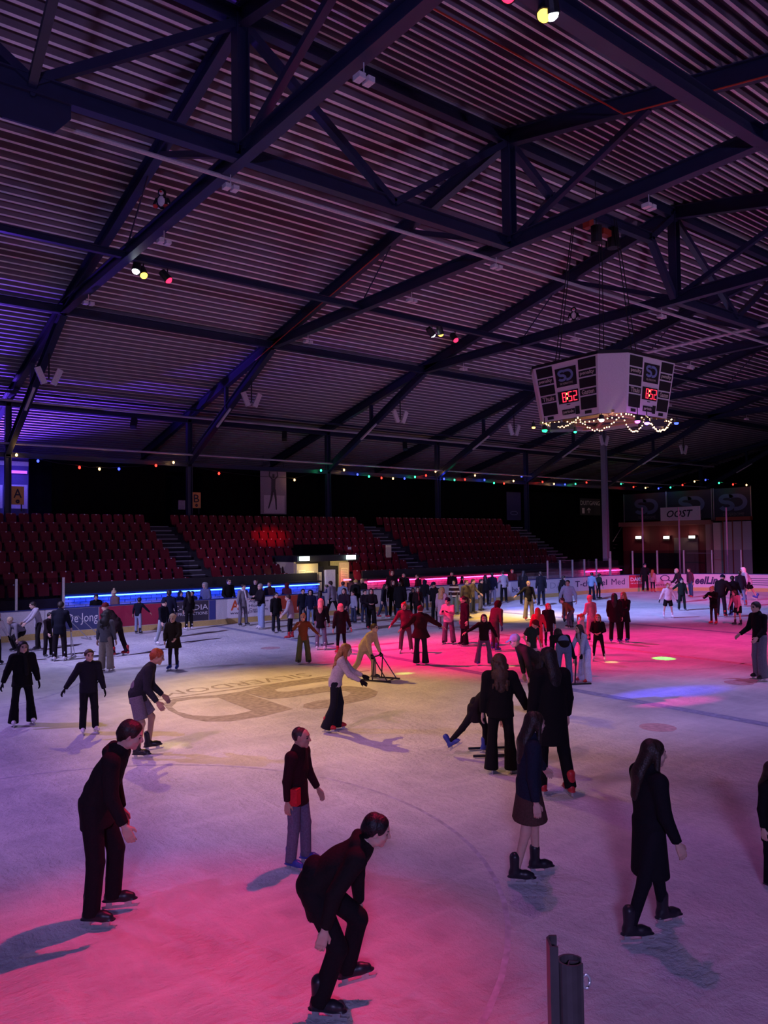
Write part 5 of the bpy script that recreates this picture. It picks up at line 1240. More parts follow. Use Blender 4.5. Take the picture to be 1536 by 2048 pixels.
    if scarf:
        V, Q = sdf_mesh([P_(J['neck']+A3(-0.05, -0.03, 0.01)*s, J['neck']+A3(0.05, -0.03, 0.01)*s, 0.062*s), P_(J['neck']+A3(-0.04, 0.04, 0.02)*s, J['neck']+A3(0.04, 0.04, 0.02)*s, 0.058*s), P_(J['neck']+A3(0.03, -0.10, -0.02)*s, J['neck']+Rch @ A3(0.05, -0.19, -0.38)*s, 0.045*s, 0.05*s, f=fc, fl=0.5)], h)
        ob('scarf', mk_np('scarf', V, Q, [cloth(scarf)]), root)
    # ---------------- hair or head wear
    V, Q = hair_mesh(hair, lod); nm = {'beanie': 'hat', 'pompom': 'hat', 'cap': 'cap', 'hood': 'hood', 'helmet': 'helmet'}.get(hair, 'hair')
    hm = cloth(HAIRC[hc]) if nm != 'hair' else mat('hair_'+hc, HAIRC[hc], 0.5, var=0.4, scale=60, bump=0.4)
    ob(nm, mk_np(nm, (V*s*hsc) @ Rh.T+J['head'], Q, [hm]), root)
    if extra:
        for st, c2 in extra:
            V, Q = hair_mesh(st, lod); ob('hair', mk_np('hair', (V*s*hsc) @ Rh.T*1.0+J['head'], Q, [mat('hair_'+c2, HAIRC[c2], 0.5, var=0.4, scale=60, bump=0.4)]), root)
    # ---------------- skates
    if skates:
        sm, bm = skate_meshes(skate, lod)
        for n_, sd in (('L', 1), ('R', -1)):
            a = J['ank'+n_]; o = ob('skate', sm, root); lift = a[2]-SOLE*s; sh = J['sh'+n_]
            pitch = 0.0
            if lift > 0.03*s: pitch = max(-1.2, min(0.4, -math.atan2(sh[1], -sh[2])*0.8))
            o.location = tuple(a); o.rotation_euler = Euler((pitch, 0, rd(8*sd))); o.scale = (s,)*3
            bo_ = ob('blade', bm, o)
    J['s'] = s; J['root'] = root; J['rot'] = rot; PLACED.append((label, pos, s)); return J
def world_pt(J, p):
    r = J['root']; c, s_ = math.cos(J['rot']), math.sin(J['rot']); return Vector((r.location.x+p[0]*c-p[1]*s_, r.location.y+p[0]*s_+p[1]*c, r.location.z+p[2]))
BK, NV, GY = (0.010, 0.009, 0.012), (0.010, 0.011, 0.026), (0.16, 0.16, 0.18)
JE, DJ = (0.13, 0.16, 0.26), (0.03, 0.038, 0.075)
P = person
# ---- nearest skaters
P('leaning skater in dark hoodie at the lower left, arms forward, red light behind', 205, 1838, 1443, yaw=74, lean=24, head=(8, 8), L=(20, 4, 24), R=(6, 5, 10), LA=((12, 8), (40, 4)), RA=((30, 8), (52, 2)), coat='hoodie', cc=(0.022, 0.014, 0.018), length=0.16, legs='straight', lc=(0.022, 0.012, 0.018), hair='short', hc='dark', skate='black')
J = P('man in dark maroon jacket and grey trousers with a red pouch at his hip', 597, 1733, 1455, yaw=62, lean=3, head=(2, 10), L=(8, 3, 8), R=(2, 3, 8), LA=((8, 14), (30, 10)), RA=((-4, 8), (6, 6)), coat='jacket', cc=(0.045, 0.008, 0.014), length=0.16, legs='straight', lc=(0.12, 0.10, 0.16), hair='bald', hc='dark', skate='blue', sk='m')
b = MB(); b.box((0, 0, 0), (0.09, 0.13, 0.17)); o = b.build('pouch', cloth((0.50, 0.02, 0.03)), J['root']); o.location = tuple(J['hipR']+A3(-0.10, -0.05, -0.02)*J['s']); 
P('skater in black hoodie bent far forward in front, one arm swung out', 668, 2015, None, ht=1.62, yaw=84, lean=50, head=(-10, 6), L=(50, 4, 64), R=(26, 4, 46), LA=((50, 14), (58, 10)), RA=((20, 12), (40, 6)), coat='hoodie', cc=(0.020, 0.014, 0.016), length=0.18, legs='straight', lc=(0.016, 0.012, 0.016), hair='short', hc='black', skate='black')
J = P('long haired woman in knee length black coat holding a phone at her side', 1296, 1868, 1480, yaw=120, lean=2, head=(6, -10), L=(18, 3, 8), R=(-16, 3, 6), LA=((10, 12), (18, 8)), RA=((6, 10), (26, 4)), coat='coat', cc=(0.012, 0.010, 0.016), length=0.40, flare=0.02, legs='skinny', lc=(0.014, 0.012, 0.02), hair='long', hc='dark', skate='black')
J = P('girl in navy jacket and short brown skirt with bare legs, black skates', 1053, 1758, 1424, yaw=100, lean=4, head=(4, 20), L=(10, 4, 8), R=(-8, 4, 8), LA=((28, 30), (44, 34)), RA=((0, 8), (10, 6)), coat='jacket', cc=(0.020, 0.026, 0.055), length=0.14, legs='skirt', lc=(0.07, 0.035, 0.03), hair='long', hc='dark', skate='black')
P('tall woman in long black padded coat with one red skate forward', 1112, 1592, 1297, yaw=-150, lean=3, head=(2, 6), L=(6, 4, 6), R=(-6, 5, 8), LA=((4, 10), (14, 6)), RA=((8, 14), (24, 10)), coat='puffer', cc=BK, length=0.34, flare=0.01, legs='straight', lc=BK, hair='long', hc='black', skate='red')
P('woman seen from behind with long wavy brown hair, black fleece and flared trousers', 1003, 1546, 1308, yaw=184, lean=2, head=(4, 4), L=(3, 5, 4), R=(3, 5, 4), LA=((2, 10), (8, 8)), RA=((6, 26), (10, 24)), coat='jacket', cc=BK, length=0.12, bulk=0.022, legs='flare', lc=BK, hair='wavy', hc='brown', skate='black')
J = P('child in dark coat pushing hard to the right on blue skates', 935, 1508, None, ht=1.40, yaw=88, lean=40, head=(-10, 0), L=(30, 4, 34), R=(-36, 4, 6), LA=((60, 6), (80, 4)), RA=((58, 6), (78, 4)), coat='coat', cc=(0.022, 0.014, 0.020), length=0.20, flare=0.03, legs='skinny', lc=(0.018, 0.014, 0.022), hair='hood', hc='navy', skate='blue', grip=1)
P('stooping man in grey cap and brown jacket behind the black clad women', 1074, 1425, 1268, yaw=-70, lean=48, head=(-8, -10), L=(10, 5, 16), R=(14, 5, 20), LA=((44, 8), (46, 4)), RA=((40, 8), (44, 4)), coat='jacket', cc=(0.03, 0.022, 0.022), length=0.14, legs='straight', lc=(0.03, 0.025, 0.03), hair='cap', hc='grey', skate='black')
P('dark clad figure cut off by the right edge near the front', 1549, 1775, 1525, yaw=60, lean=3, coat='coat', cc=BK, length=0.3, legs='straight', lc=BK, hair='long', hc='dark')
# ---- left group in the middle distance
P('smiling woman in black jacket, scarf and wide black trousers at the far left', 45, 1450, 1282, yaw=12, lean=2, head=(4, 4), L=(4, 8, 4), R=(4, 7, 4), LA=((6, 16), (10, 12)), RA=((8, 24), (14, 22)), coat='jacket', cc=BK, length=0.14, bulk=0.016, flare=0.02, legs='flare', lc=BK, hair='long', hc='black', skate='white', glove=BK, scarf=(0.02, 0.02, 0.022))
P('person in charcoal sweatshirt facing us with arms held out, white skates', 178, 1466, 1299, yaw=14, lean=2, head=(2, 0), L=(4, 4, 4), R=(4, 3, 6), LA=((8, 14), (16, 12)), RA=((14, 36), (20, 38)), coat='sweater', cc=(0.020, 0.020, 0.035), length=0.10, bulk=0.016, legs='straight', lc=(0.014, 0.014, 0.022), hair='short', hc='brown', skate='white', glove=BK)
P('man in grey top and grey shorts gliding right with bent knees', 287, 1512, None, ht=1.74, yaw=84, lean=26, head=(4, 0), L=(30, 3, 36), R=(12, 4, 20), LA=((30, 8), (72, 6)), RA=((26, 8), (66, 6)), coat='sweater', cc=(0.035, 0.035, 0.055), length=0.10, legs='shorts', lc=(0.14, 0.12, 0.17), hair='short', hc='red', skate='black', sk='m')
P('person in pale hat and open black cape coat with blue skates', 347, 1340, 1229, yaw=-22, lean=4, head=(6, 0), L=(6, 3, 8), R=(4, 3, 6), LA=((24, 16), (60, -14)), RA=((14, 14), (36, -8)), coat='jacket', cc=(0.030, 0.018, 0.012), length=0.26, flare=0.07, bulk=0.02, legs='skinny', lc=(0.03, 0.015, 0.02), hair='beanie', hc='beige', skate='blue')
P('girl with long curly black hair, grey hoodie and pale trousers, red skates', 212, 1342, 1221, yaw=150, lean=3, head=(2, 14), L=(4, 4, 4), R=(4, 4, 4), LA=((6, 14), (10, 10)), RA=((6, 12), (16, 8)), coat='hoodie', cc=(0.085, 0.085, 0.10), length=0.10, legs='wide', lc=(0.28, 0.24, 0.20), hair='curly', hc='black', skate='red')
P('dark speed skater bent low behind the girl in the grey hoodie', 240, 1312, None, ht=1.72, yaw=-112, lean=36, head=(-6, 0), L=(20, 5, 30), R=(-12, 6, 8), LA=((20, 10), (40, 6)), RA=((6, 14), (20, 10)), coat='jacket', cc=(0.035, 0.018, 0.022), length=0.12, legs='straight', lc=(0.03, 0.012, 0.018), hair='cap', hc='maroon', skate='red')
J1 = P('dark dressed skater with back turned leaning on a silver skating frame', 119, 1322, None, ht=1.70, yaw=165, lean=10, head=(4, 0), L=(4, 5, 6), R=(4, 5, 6), LA=((30, 10), (44, 6)), RA=((30, 10), (44, 6)), coat='jacket', cc=NV, length=0.16, legs='straight', lc=(0.02, 0.012, 0.02), hair='short', hc='dark', skate='white', grip=1)
P('skater in pale grey hoodie reaching left by the left boards', 76, 1301, 1203, yaw=-80, lean=14, head=(6, 0), L=(8, 4, 8), R=(2, 4, 8), LA=((50, 10), (66, 6)), RA=((50, 10), (66, 6)), coat='hoodie', cc=(0.36, 0.33, 0.38), length=0.14, legs='straight', lc=(0.02, 0.015, 0.02), hair='short', hc='dark', skate='black')
P('crouching child in grey jacket beside the left boards', 33, 1304, None, ht=1.45, yaw=-60, lean=50, head=(-14, 0), L=(60, 8, 80), R=(56, 8, 80), LA=((60, 10), (50, 6)), RA=((60, 10), (50, 6)), coat='jacket', cc=(0.20, 0.18, 0.22), length=0.10, legs='straight', lc=(0.02, 0.015, 0.02), hair='beanie', hc='beige', skate='black')
P('child in black jacket holding on beside the silver skating frame', 96, 1314, 1225, yaw=40, lean=10, L=(8, 4, 10), R=(4, 4, 8), LA=((30, 10), (50, 4)), RA=((30, 10), (50, 4)), coat='jacket', cc=(0.025, 0.012, 0.018), length=0.14, legs='straight', lc=(0.02, 0.012, 0.018), hair='short', hc='dark', sk='l', skate='black')
P('person in white jacket cut off by the left edge', -9, 1330, 1225, yaw=40, lean=6, LA=((20, 20), (30, 16)), RA=((20, 20), (30, 16)), coat='jacket', cc=(0.55, 0.52, 0.58), length=0.12, legs='straight', lc=BK, hair='long', hc='dark', glove=BK)
P('boy in navy sweatshirt and pale jeans pushing along the maroon boards', 276, 1268, 1196, yaw=150, lean=10, head=(4, 20), L=(10, 6, 8), R=(-6, 8, 6), LA=((24, 26), (30, 20)), RA=((40, 34), (44, 30)), coat='sweater', cc=NV, length=0.08, legs='straight', lc=(0.22, 0.25, 0.36), hair='short', hc='dark', skate='black', sk='m')
P('child in dark top and pale trousers skating by the maroon boards', 322, 1290, 1200, yaw=50, lean=6, L=(10, 4, 12), R=(-8, 4, 10), LA=((20, 12), (30, 8)), RA=((20, 12), (30, 8)), coat='jacket', cc=NV, length=0.10, legs='straight', lc=(0.26, 0.28, 0.32), hair='beanie', hc='navy', skate='white')
P('tall dark dressed pair member with back to us at the boards', 338, 1276, 1180, yaw=170, lean=4, head=(0, 20), coat='jacket', cc=(0.012, 0.014, 0.04), length=0.14, legs='straight', lc=NV, hair='short', hc='dark', LA=((10, 12), (50, 4)), RA=((10, 12), (30, 4)))
P('slim person in black leaning on the dark grey advert, white skates', 378, 1260, 1182, yaw=-150, lean=4, head=(2, -10), coat='jacket', cc=(0.012, 0.008, 0.014), length=0.12, legs='straight', lc=BK, hair='long', hc='black', skate='white')
P('person in grey hoodie and white scarf standing at the white advert', 486, 1252, 1168, yaw=40, lean=2, head=(6, 0), L=(4, 7, 4), R=(2, 7, 4), LA=((40, 10), (100, -10)), RA=((10, 20), (16, 18)), coat='hoodie', cc=(0.20, 0.19, 0.22), length=0.14, legs='straight', lc=(0.14, 0.13, 0.17), hair='short', hc='dark', skate='black', scarf=(0.6, 0.58, 0.62))
P('man in black jacket and light jeans in front of the white advert', 523, 1258, 1167, yaw=-60, lean=2, head=(0, 10), L=(6, 5, 4), R=(-2, 5, 4), LA=((30, 10), (90, -20)), RA=((30, 10), (90, -20)), coat='jacket', cc=(0.02, 0.014, 0.022), length=0.08, bulk=0.01, legs='wide', lc=(0.26, 0.32, 0.48), hair='short', hc='grey', skate='white')
P('boy all in black standing beside the brick red advert', 552, 1265, 1185, yaw=25, lean=2, head=(8, 0), LA=((4, 10), (12, 6)), RA=((4, 10), (12, 6)), coat='jacket', cc=BK, length=0.14, legs='straight', lc=(0.02, 0.02, 0.035), hair='short', hc='black', skate='black')
P('child in white jacket and dark trousers turning on red skates', 581, 1278, 1189, yaw=-100, lean=6, head=(4, 10), L=(8, 3, 8), R=(2, 3, 8), LA=((20, 14), (50, 6)), RA=((24, 14), (60, 8)), coat='jacket', cc=(0.34, 0.30, 0.34), length=0.14, bulk=0.012, legs='skinny', lc=(0.02, 0.012, 0.018), hair='short', hc='brown', skate='red')
P('girl in rust sweatshirt and olive trousers with a hand raised to her mouth', 607, 1328, 1228, yaw=8, lean=2, head=(0, -22), L=(4, 8, 6), R=(16, 8, 26), LA=((10, 40), (14, 44)), RA=((40, 40), (130, -30)), coat='sweater', cc=(0.20, 0.055, 0.022), length=0.12, legs='wide', lc=(0.10, 0.11, 0.045), hair='bun', hc='blond', skate='black')
P('person in dark coat walking a skating frame behind the rust sweatshirt', 642, 1300, 1197, yaw=172, lean=4, LA=((30, 10), (44, 6)), RA=((10, 12), (18, 8)), coat='jacket', cc=BK, length=0.20, legs='straight', lc=(0.16, 0.15, 0.20), hair='long', hc='pink', skate='white', grip=1)
P('woman in dark brown jacket with light catching her blond hair', 683, 1308, 1207, yaw=-160, lean=3, L=(4, 4, 4), R=(10, 6, 16), LA=((4, 12), (10, 8)), RA=((4, 20), (8, 22)), coat='jacket', cc=(0.030, 0.014, 0.016), length=0.22, bulk=0.01, legs='skinny', lc=BK, hair='bob', hc='pink', skate='red')  # pinkish glow on the blond hair is painted as hair colour
J2 = P('child in beige tracksuit bent over a black skating frame', 724, 1358, None, ht=1.48, yaw=62, lean=34, head=(-16, -6), L=(34, 6, 36), R=(-16, 6, 22), LA=((50, 8), (60, 4)), RA=((44, 8), (56, 4)), coat='jacket', cc=(0.46, 0.34, 0.22), length=0.08, bulk=0.012, legs='straight', lc=(0.36, 0.28, 0.20), hair='short', hc='brown', skate='black', glove=NV, grip=1)
P('blond skater in white and black top gliding right on red skates', 664, 1462, 1288, yaw=86, lean=18, head=(2, 0), L=(12, 3, 22), R=(-4, 3, 16), LA=((56, 6), (84, 4)), RA=((52, 8), (80, 4)), coat='jacket', cc=(0.38, 0.34, 0.38), length=0.06, legs='flare', lc=(0.016, 0.018, 0.032), hair='wavy', hc='ginger', skate='red', glove=BK)
# ---- middle crowd
P('smiling woman in wine red sweater hugging the one in the dark cape', 812, 1306, 1205, yaw=-2, lean=3, tilt=-4, head=(0, -24), L=(4, 9, 4), R=(4, 8, 4), LA=((30, 30), (40, 10)), RA=((6, 34), (10, 44)), coat='sweater', cc=(0.16, 0.015, 0.035), length=0.10, legs='straight', lc=(0.11, 0.05, 0.07), hair='bun', hc='red', skate='white')
P('woman in flared dark cape with back to us and wide navy jeans', 842, 1330, 1211, yaw=176, lean=4, head=(0, 14), L=(3, 4, 3), R=(3, 4, 3), LA=((14, 40), (20, 54)), RA=((14, 56), (18, 60)), coat='jacket', cc=(0.055, 0.012, 0.020), length=0.14, flare=0.10, bulk=0.025, legs='flare', lc=(0.020, 0.024, 0.05), hair='bun', hc='maroon', skate='black')
P('child in pink padded jacket and black beanie with hands at chest', 898, 1288, 1196, yaw=-20, lean=2, head=(8, -10), L=(4, 8, 6), R=(4, 7, 6), LA=((34, 12), (110, -30)), RA=((34, 12), (110, -30)), coat='puffer', cc=(0.62, 0.30, 0.36), length=0.12, legs='wide', lc=(0.12, 0.06, 0.10), hair='beanie', hc='navy', skate='black', glove=BK)
P('person in knee length dark coat looking left with dark hair tied back', 929, 1292, 1192, yaw=-66, lean=0, head=(8, -6), L=(4, 3, 4), R=(4, 3, 4), coat='coat', cc=(0.035, 0.010, 0.022), length=0.36, flare=0.02, legs='flare', lc=BK, hair='ponytail', hc='dark', skate='black')
P('girl with long dark hair and black cardigan balancing with arms spread', 968, 1330, 1229, yaw=10, lean=4, head=(4, -8), L=(6, 10, 8), R=(6, 14, 6), LA=((10, 34), (14, 24)), RA=((10, 58), (12, 62)), coat='jacket', cc=(0.018, 0.010, 0.016), length=0.10, flare=0.01, legs='flare', lc=(0.09, 0.07, 0.14), hair='long', hc='black', skate='blue')
P('hooded child in brown bending forward behind the black cardigan girl', 990, 1302, 1203, yaw=140, lean=20, head=(0, 0), L=(14, 5, 18), R=(0, 6, 10), LA=((14, 14), (18, 12)), RA=((10, 12), (16, 10)), coat='hoodie', cc=(0.09, 0.045, 0.045), length=0.12, legs='straight', lc=(0.06, 0.04, 0.05), hair='hood', hc='brown', skate='blue', glove=(0.03, 0.05, 0.16))
P('boy in dark green t-shirt and maroon cap looking down, pale trousers', 1064, 1345, 1240, yaw=40, lean=10, head=(30, 10), L=(6, 5, 8), R=(2, 5, 8), LA=((-4, 20), (50, -10)), RA=((-10, 26), (36, -14)), coat='tee', cc=(0.025, 0.055, 0.045), length=0.16, bulk=0.01, legs='wide', lc=(0.46, 0.38, 0.42), hair='cap', hc='maroon', skate='red', sleeves=False)
P('long red haired woman in a red lit dress seen from behind', 1077, 1300, 1216, yaw=176, lean=2, LA=((10, 22), (24, 12)), RA=((6, 20), (14, 10)), coat='coat', cc=(0.55, 0.03, 0.06), length=0.50, flare=0.03, legs='straight', lc=(0.5, 0.03, 0.06), hair='long', hc='red', skate='white')  # the red light on the dress is part of its cloth colour
P('woman in dark coat facing us beside the red lit dress', 1098, 1293, 1207, yaw=14, lean=0, head=(0, 8), coat='coat', cc=(0.018, 0.010, 0.018), length=0.34, flare=0.015, legs='skinny', lc=BK, hair='bob', hc='red', skate='black')
P('girl bending away from us in black top and blue jeans', 1128, 1372, None, ht=1.66, yaw=192, lean=72, head=(10, 0), L=(10, 5, 12), R=(8, 5, 10), LA=((60, 8), (64, 6)), RA=((70, 18), (80, 16)), coat='sweater', cc=BK, length=0.0, legs='straight', lc=(0.08, 0.11, 0.20), hair='long', hc='black', skate='blue')
J3 = P('girl with long dark hair in pale denim jacket leaning left on a stick', 1170, 1366, 1249, yaw=-58, lean=20, head=(-10, 2), L=(4, 3, 6), R=(10, 4, 8), LA=((44, 8), (30, 4)), RA=((52, 4), (34, 2)), coat='jacket', cc=(0.30, 0.36, 0.48), length=0.10, legs='wide', lc=(0.50, 0.54, 0.72), hair='long', hc='dark', skate='red', glove=BK, grip=1)
P('girl in black crop top looking at us with folded hands, pink lit ice', 1198, 1322, 1229, yaw=-4, lean=0, head=(0, 4), L=(4, 10, 4), R=(6, 8, 4), LA=((10, 16), (70, -40)), RA=((10, 18), (60, -40)), coat='sweater', cc=(0.014, 0.007, 0.010), length=0.0, legs='skinny', lc=(0.012, 0.008, 0.012), hair='long', hc='ginger', skate='white')
P('girl with reddish ponytail in white top looking right', 1162, 1310, 1228, yaw=70, lean=6, head=(4, 0), coat='sweater', cc=(0.60, 0.40, 0.44), length=0.10, legs='straight', lc=(0.55, 0.42, 0.46), hair='ponytail', hc='red', skate='white', LA=((10, 10), (30, 4)), RA=((10, 10), (30, 4)))
P('person in pink sweatshirt and trousers with knitted hat turned away left', 1187, 1283, 1192, yaw=-140, lean=4, head=(4, 0), L=(6, 4, 10), R=(-6, 4, 16), LA=((10, 14), (40, 6)), RA=((10, 14), (36, 6)), coat='hoodie', cc=(0.52, 0.22, 0.27), length=0.10, legs='straight', lc=(0.50, 0.20, 0.26), hair='beanie', hc='pink', skate='black', glove=BK)
P('woman with straight black hair and dark jacket turned away, standing in pink light', 1231, 1286, 1186, yaw=168, lean=0, head=(0, 10), L=(3, 5, 3), R=(3, 5, 3), LA=((4, 12), (24, 0)), RA=((4, 12), (24, 0)), coat='jacket', cc=(0.016, 0.008, 0.012), length=0.22, bulk=0.012, legs='straight', lc=(0.016, 0.008, 0.012), hair='long', hc='black', skate='blue')
P('woman with long fair hair and short flared dark coat facing her friend', 1249, 1283, 1184, yaw=-34, lean=2, head=(4, -6), L=(4, 4, 3), R=(4, 5, 3), LA=((24, 10), (90, -30)), RA=((20, 10), (80, -20)), coat='coat', cc=(0.018, 0.009, 0.014), length=0.26, flare=0.05, legs='straight', lc=(0.02, 0.009, 0.014), hair='long', hc='ginger', skate='blue')
# ---- right part of the ice
P('girl in fluffy white sweater and black shorts gliding on bare legs', 1336, 1236, 1167, yaw=14, lean=2, head=(2, 0), L=(4, 8, 6), R=(8, 14, 4), LA=((4, 24), (8, 26)), RA=((4, 28), (8, 24)), coat='sweater', cc=(0.66, 0.50, 0.56), length=0.06, bulk=0.022, legs='shorts', lc=BK, hair='bun', hc='red', skate='white', glove=BK, sk='l')
P('child in dark green overalls and beanie with arm stretched left', 1364, 1221, 1157, yaw=14, lean=0, L=(4, 5, 4), R=(4, 7, 4), LA=((4, 12), (10, 8)), RA=((10, 50), (12, 56)), coat='jacket', cc=(0.020, 0.028, 0.022), length=0.12, legs='straight', lc=(0.02, 0.026, 0.022), hair='beanie', hc='navy', skate='black')
P('teenager in dark jacket with pale hair gliding left near the magnifier print', 1361, 1205, 1137, yaw=-64, lean=18, head=(0, 0), LA=((40, 8), (70, 4)), RA=((40, 8), (70, 4)), L=(16, 4, 20), R=(6, 4, 12), coat='jacket', cc=(0.05, 0.012, 0.02), length=0.08, legs='straight', lc=(0.03, 0.012, 0.02), hair='short', hc='pink', skate='black')
P('man in red and blue jacket standing before the rose advert', 1383, 1195, 1136, yaw=-50, lean=6, head=(4, 0), L=(6, 5, 6), R=(-4, 5, 8), coat='jacket', cc=(0.08, 0.015, 0.03), length=0.12, legs='straight', lc=(0.04, 0.05, 0.10), hair='short', hc='dark', skate='red', sk='m')
P('child in black with hands to the face wearing big red skates', 1428, 1249, 1173, yaw=-30, lean=8, head=(6, -10), L=(6, 3, 8), R=(4, 3, 6), LA=((50, 20), (120, -30)), RA=((40, 40), (110, -30)), coat='jacket', cc=(0.010, 0.010, 0.008), length=0.20, bulk=0.01, legs='skinny', lc=(0.05, 0.03, 0.02), hair='bun', hc='blond', skate='red')
P('man in black jacket bent over the red skated child', 1443, 1234, 1150, yaw=160, lean=22, head=(6, 0), L=(8, 6, 8), R=(4, 6, 8), LA=((30, 16), (50, 8)), RA=((34, 30), (40, 30)), coat='jacket', cc=(0.022, 0.010, 0.014), length=0.10, bulk=0.016, legs='straight', lc=(0.03, 0.018, 0.03), hair='cap', hc='navy', skate='red')
P('man in dark jacket with blue skates reaching for the child in pink', 1470, 1233, 1152, yaw=-150, lean=10, head=(4, -10), L=(6, 5, 8), R=(2, 5, 8), LA=((20, 14), (34, 8)), RA=((30, 30), (36, 34)), coat='jacket', cc=(0.014, 0.010, 0.016), length=0.16, legs='straight', lc=(0.02, 0.02, 0.05), hair='short', hc='dark', skate='blue')
P('small child in pink camouflage jacket and shorts bending left', 1476, 1251, 1180, yaw=-40, lean=20, head=(0, -10), L=(6, 4, 12), R=(10, 5, 12), LA=((30, 10), (40, 4)), RA=((36, 12), (44, 6)), coat='jacket', cc=(0.55, 0.20, 0.26), length=0.10, legs='shorts', lc=BK, hair='bob', hc='brown', skate='black')
P('person in navy jacket and pale jeans behind the child in pink', 1484, 1213, 1141, yaw=-150, lean=8, head=(0, -30), L=(10, 4, 10), R=(-6, 4, 10), coat='jacket', cc=(0.020, 0.022, 0.034), length=0.12, legs='straight', lc=(0.17, 0.18, 0.27), hair='short', hc='dark', skate='red')
P('hooded person in grey jacket and dark shorts striding left at the far boards', 1502, 1201, 1135, yaw=-72, lean=26, head=(-8, 0), L=(24, 4, 14), R=(-26, 5, 4), LA=((24, 10), (40, 6)), RA=((26, 10), (44, 6)), coat='jacket', cc=(0.40, 0.40, 0.44), length=0.12, bulk=0.014, legs='shorts', lc=BK, hair='hood', hc='white', skate='blue')
P('man in black top and grey trousers gliding at the right edge', 1522, 1360, 1203, yaw=-50, lean=4, head=(4, 0), L=(8, 4, 10), R=(0, 5, 8), LA=((14, 12), (56, 4)), RA=((16, 14), (60, 8)), coat='jacket', cc=BK, length=0.10, legs='wide', lc=(0.14, 0.15, 0.19), hair='short', hc='black', skate='black')
P('young man in black shirt and khaki trousers with one arm out, red skates', 1058, 1240, 1162, yaw=20, lean=0, head=(0, 0), L=(4, 6, 4), R=(4, 8, 6), LA=((8, 14), (12, 10)), RA=((20, 52), (24, 58)), coat='shirt', cc=(0.022, 0.020, 0.016), length=0.12, legs='wide', lc=(0.30, 0.24, 0.14), hair='short', hc='blond', skate='red')
P('man in light blue jacket caught in a green beam', 1137, 1246, 1160, yaw=4, lean=4, head=(4, -14), L=(10, 5, 12), R=(0, 5, 10), LA=((10, 24), (34, 4)), RA=((14, 26), (40, 4)), coat='jacket', cc=(0.34, 0.42, 0.62), length=0.10, bulk=0.01, legs='straight', lc=(0.06, 0.06, 0.11), hair='short', hc='dark', skate='black')
P('child in orange trimmed dark coat crouching in front of the light blue jacket', 1141, 1258, None, ht=1.35, yaw=-70, lean=46, head=(-12, 0), L=(40, 4, 50), R=(10, 4, 30), LA=((50, 8), (60, 4)), RA=((50, 8), (60, 4)), coat='jacket', cc=(0.20, 0.075, 0.035), length=0.12, legs='straight', lc=(0.10, 0.10, 0.14), hair='short', hc='brown', skate='black')
P('person in denim jacket and long dark skirt leaning on the far boards', 1184, 1201, 1145, yaw=160, lean=8, coat='jacket', cc=(0.16, 0.24, 0.36), length=0.08, legs='flare', lc=NV, hair='short', hc='dark', LA=((20, 14), (30, 8)), RA=((20, 14), (30, 8)))
P('dark green dressed child holding the far boards', 1197, 1198, 1147, yaw=130, lean=12, coat='jacket', cc=(0.025, 0.04, 0.035), length=0.10, legs='skinny', lc=(0.05, 0.04, 0.05), hair='short', hc='dark', LA=((30, 10), (40, 8)), RA=((20, 10), (26, 8)))
P('tall man in long black coat standing against the red advert', 1291, 1184, 1127, yaw=10, lean=0, coat='coat', cc=BK, length=0.30, legs='straight', lc=BK, hair='beanie', hc='navy', skate='red', LA=((6, 14), (12, 10)), RA=((6, 14), (12, 10)))
P('child in pink coat beside the tall man at the red advert', 1306, 1185, 1139, yaw=150, lean=0, coat='jacket', cc=(0.40, 0.14, 0.18), length=0.14, legs='skinny', lc=(0.04, 0.02, 0.04), hair='long', hc='red', skate='red')
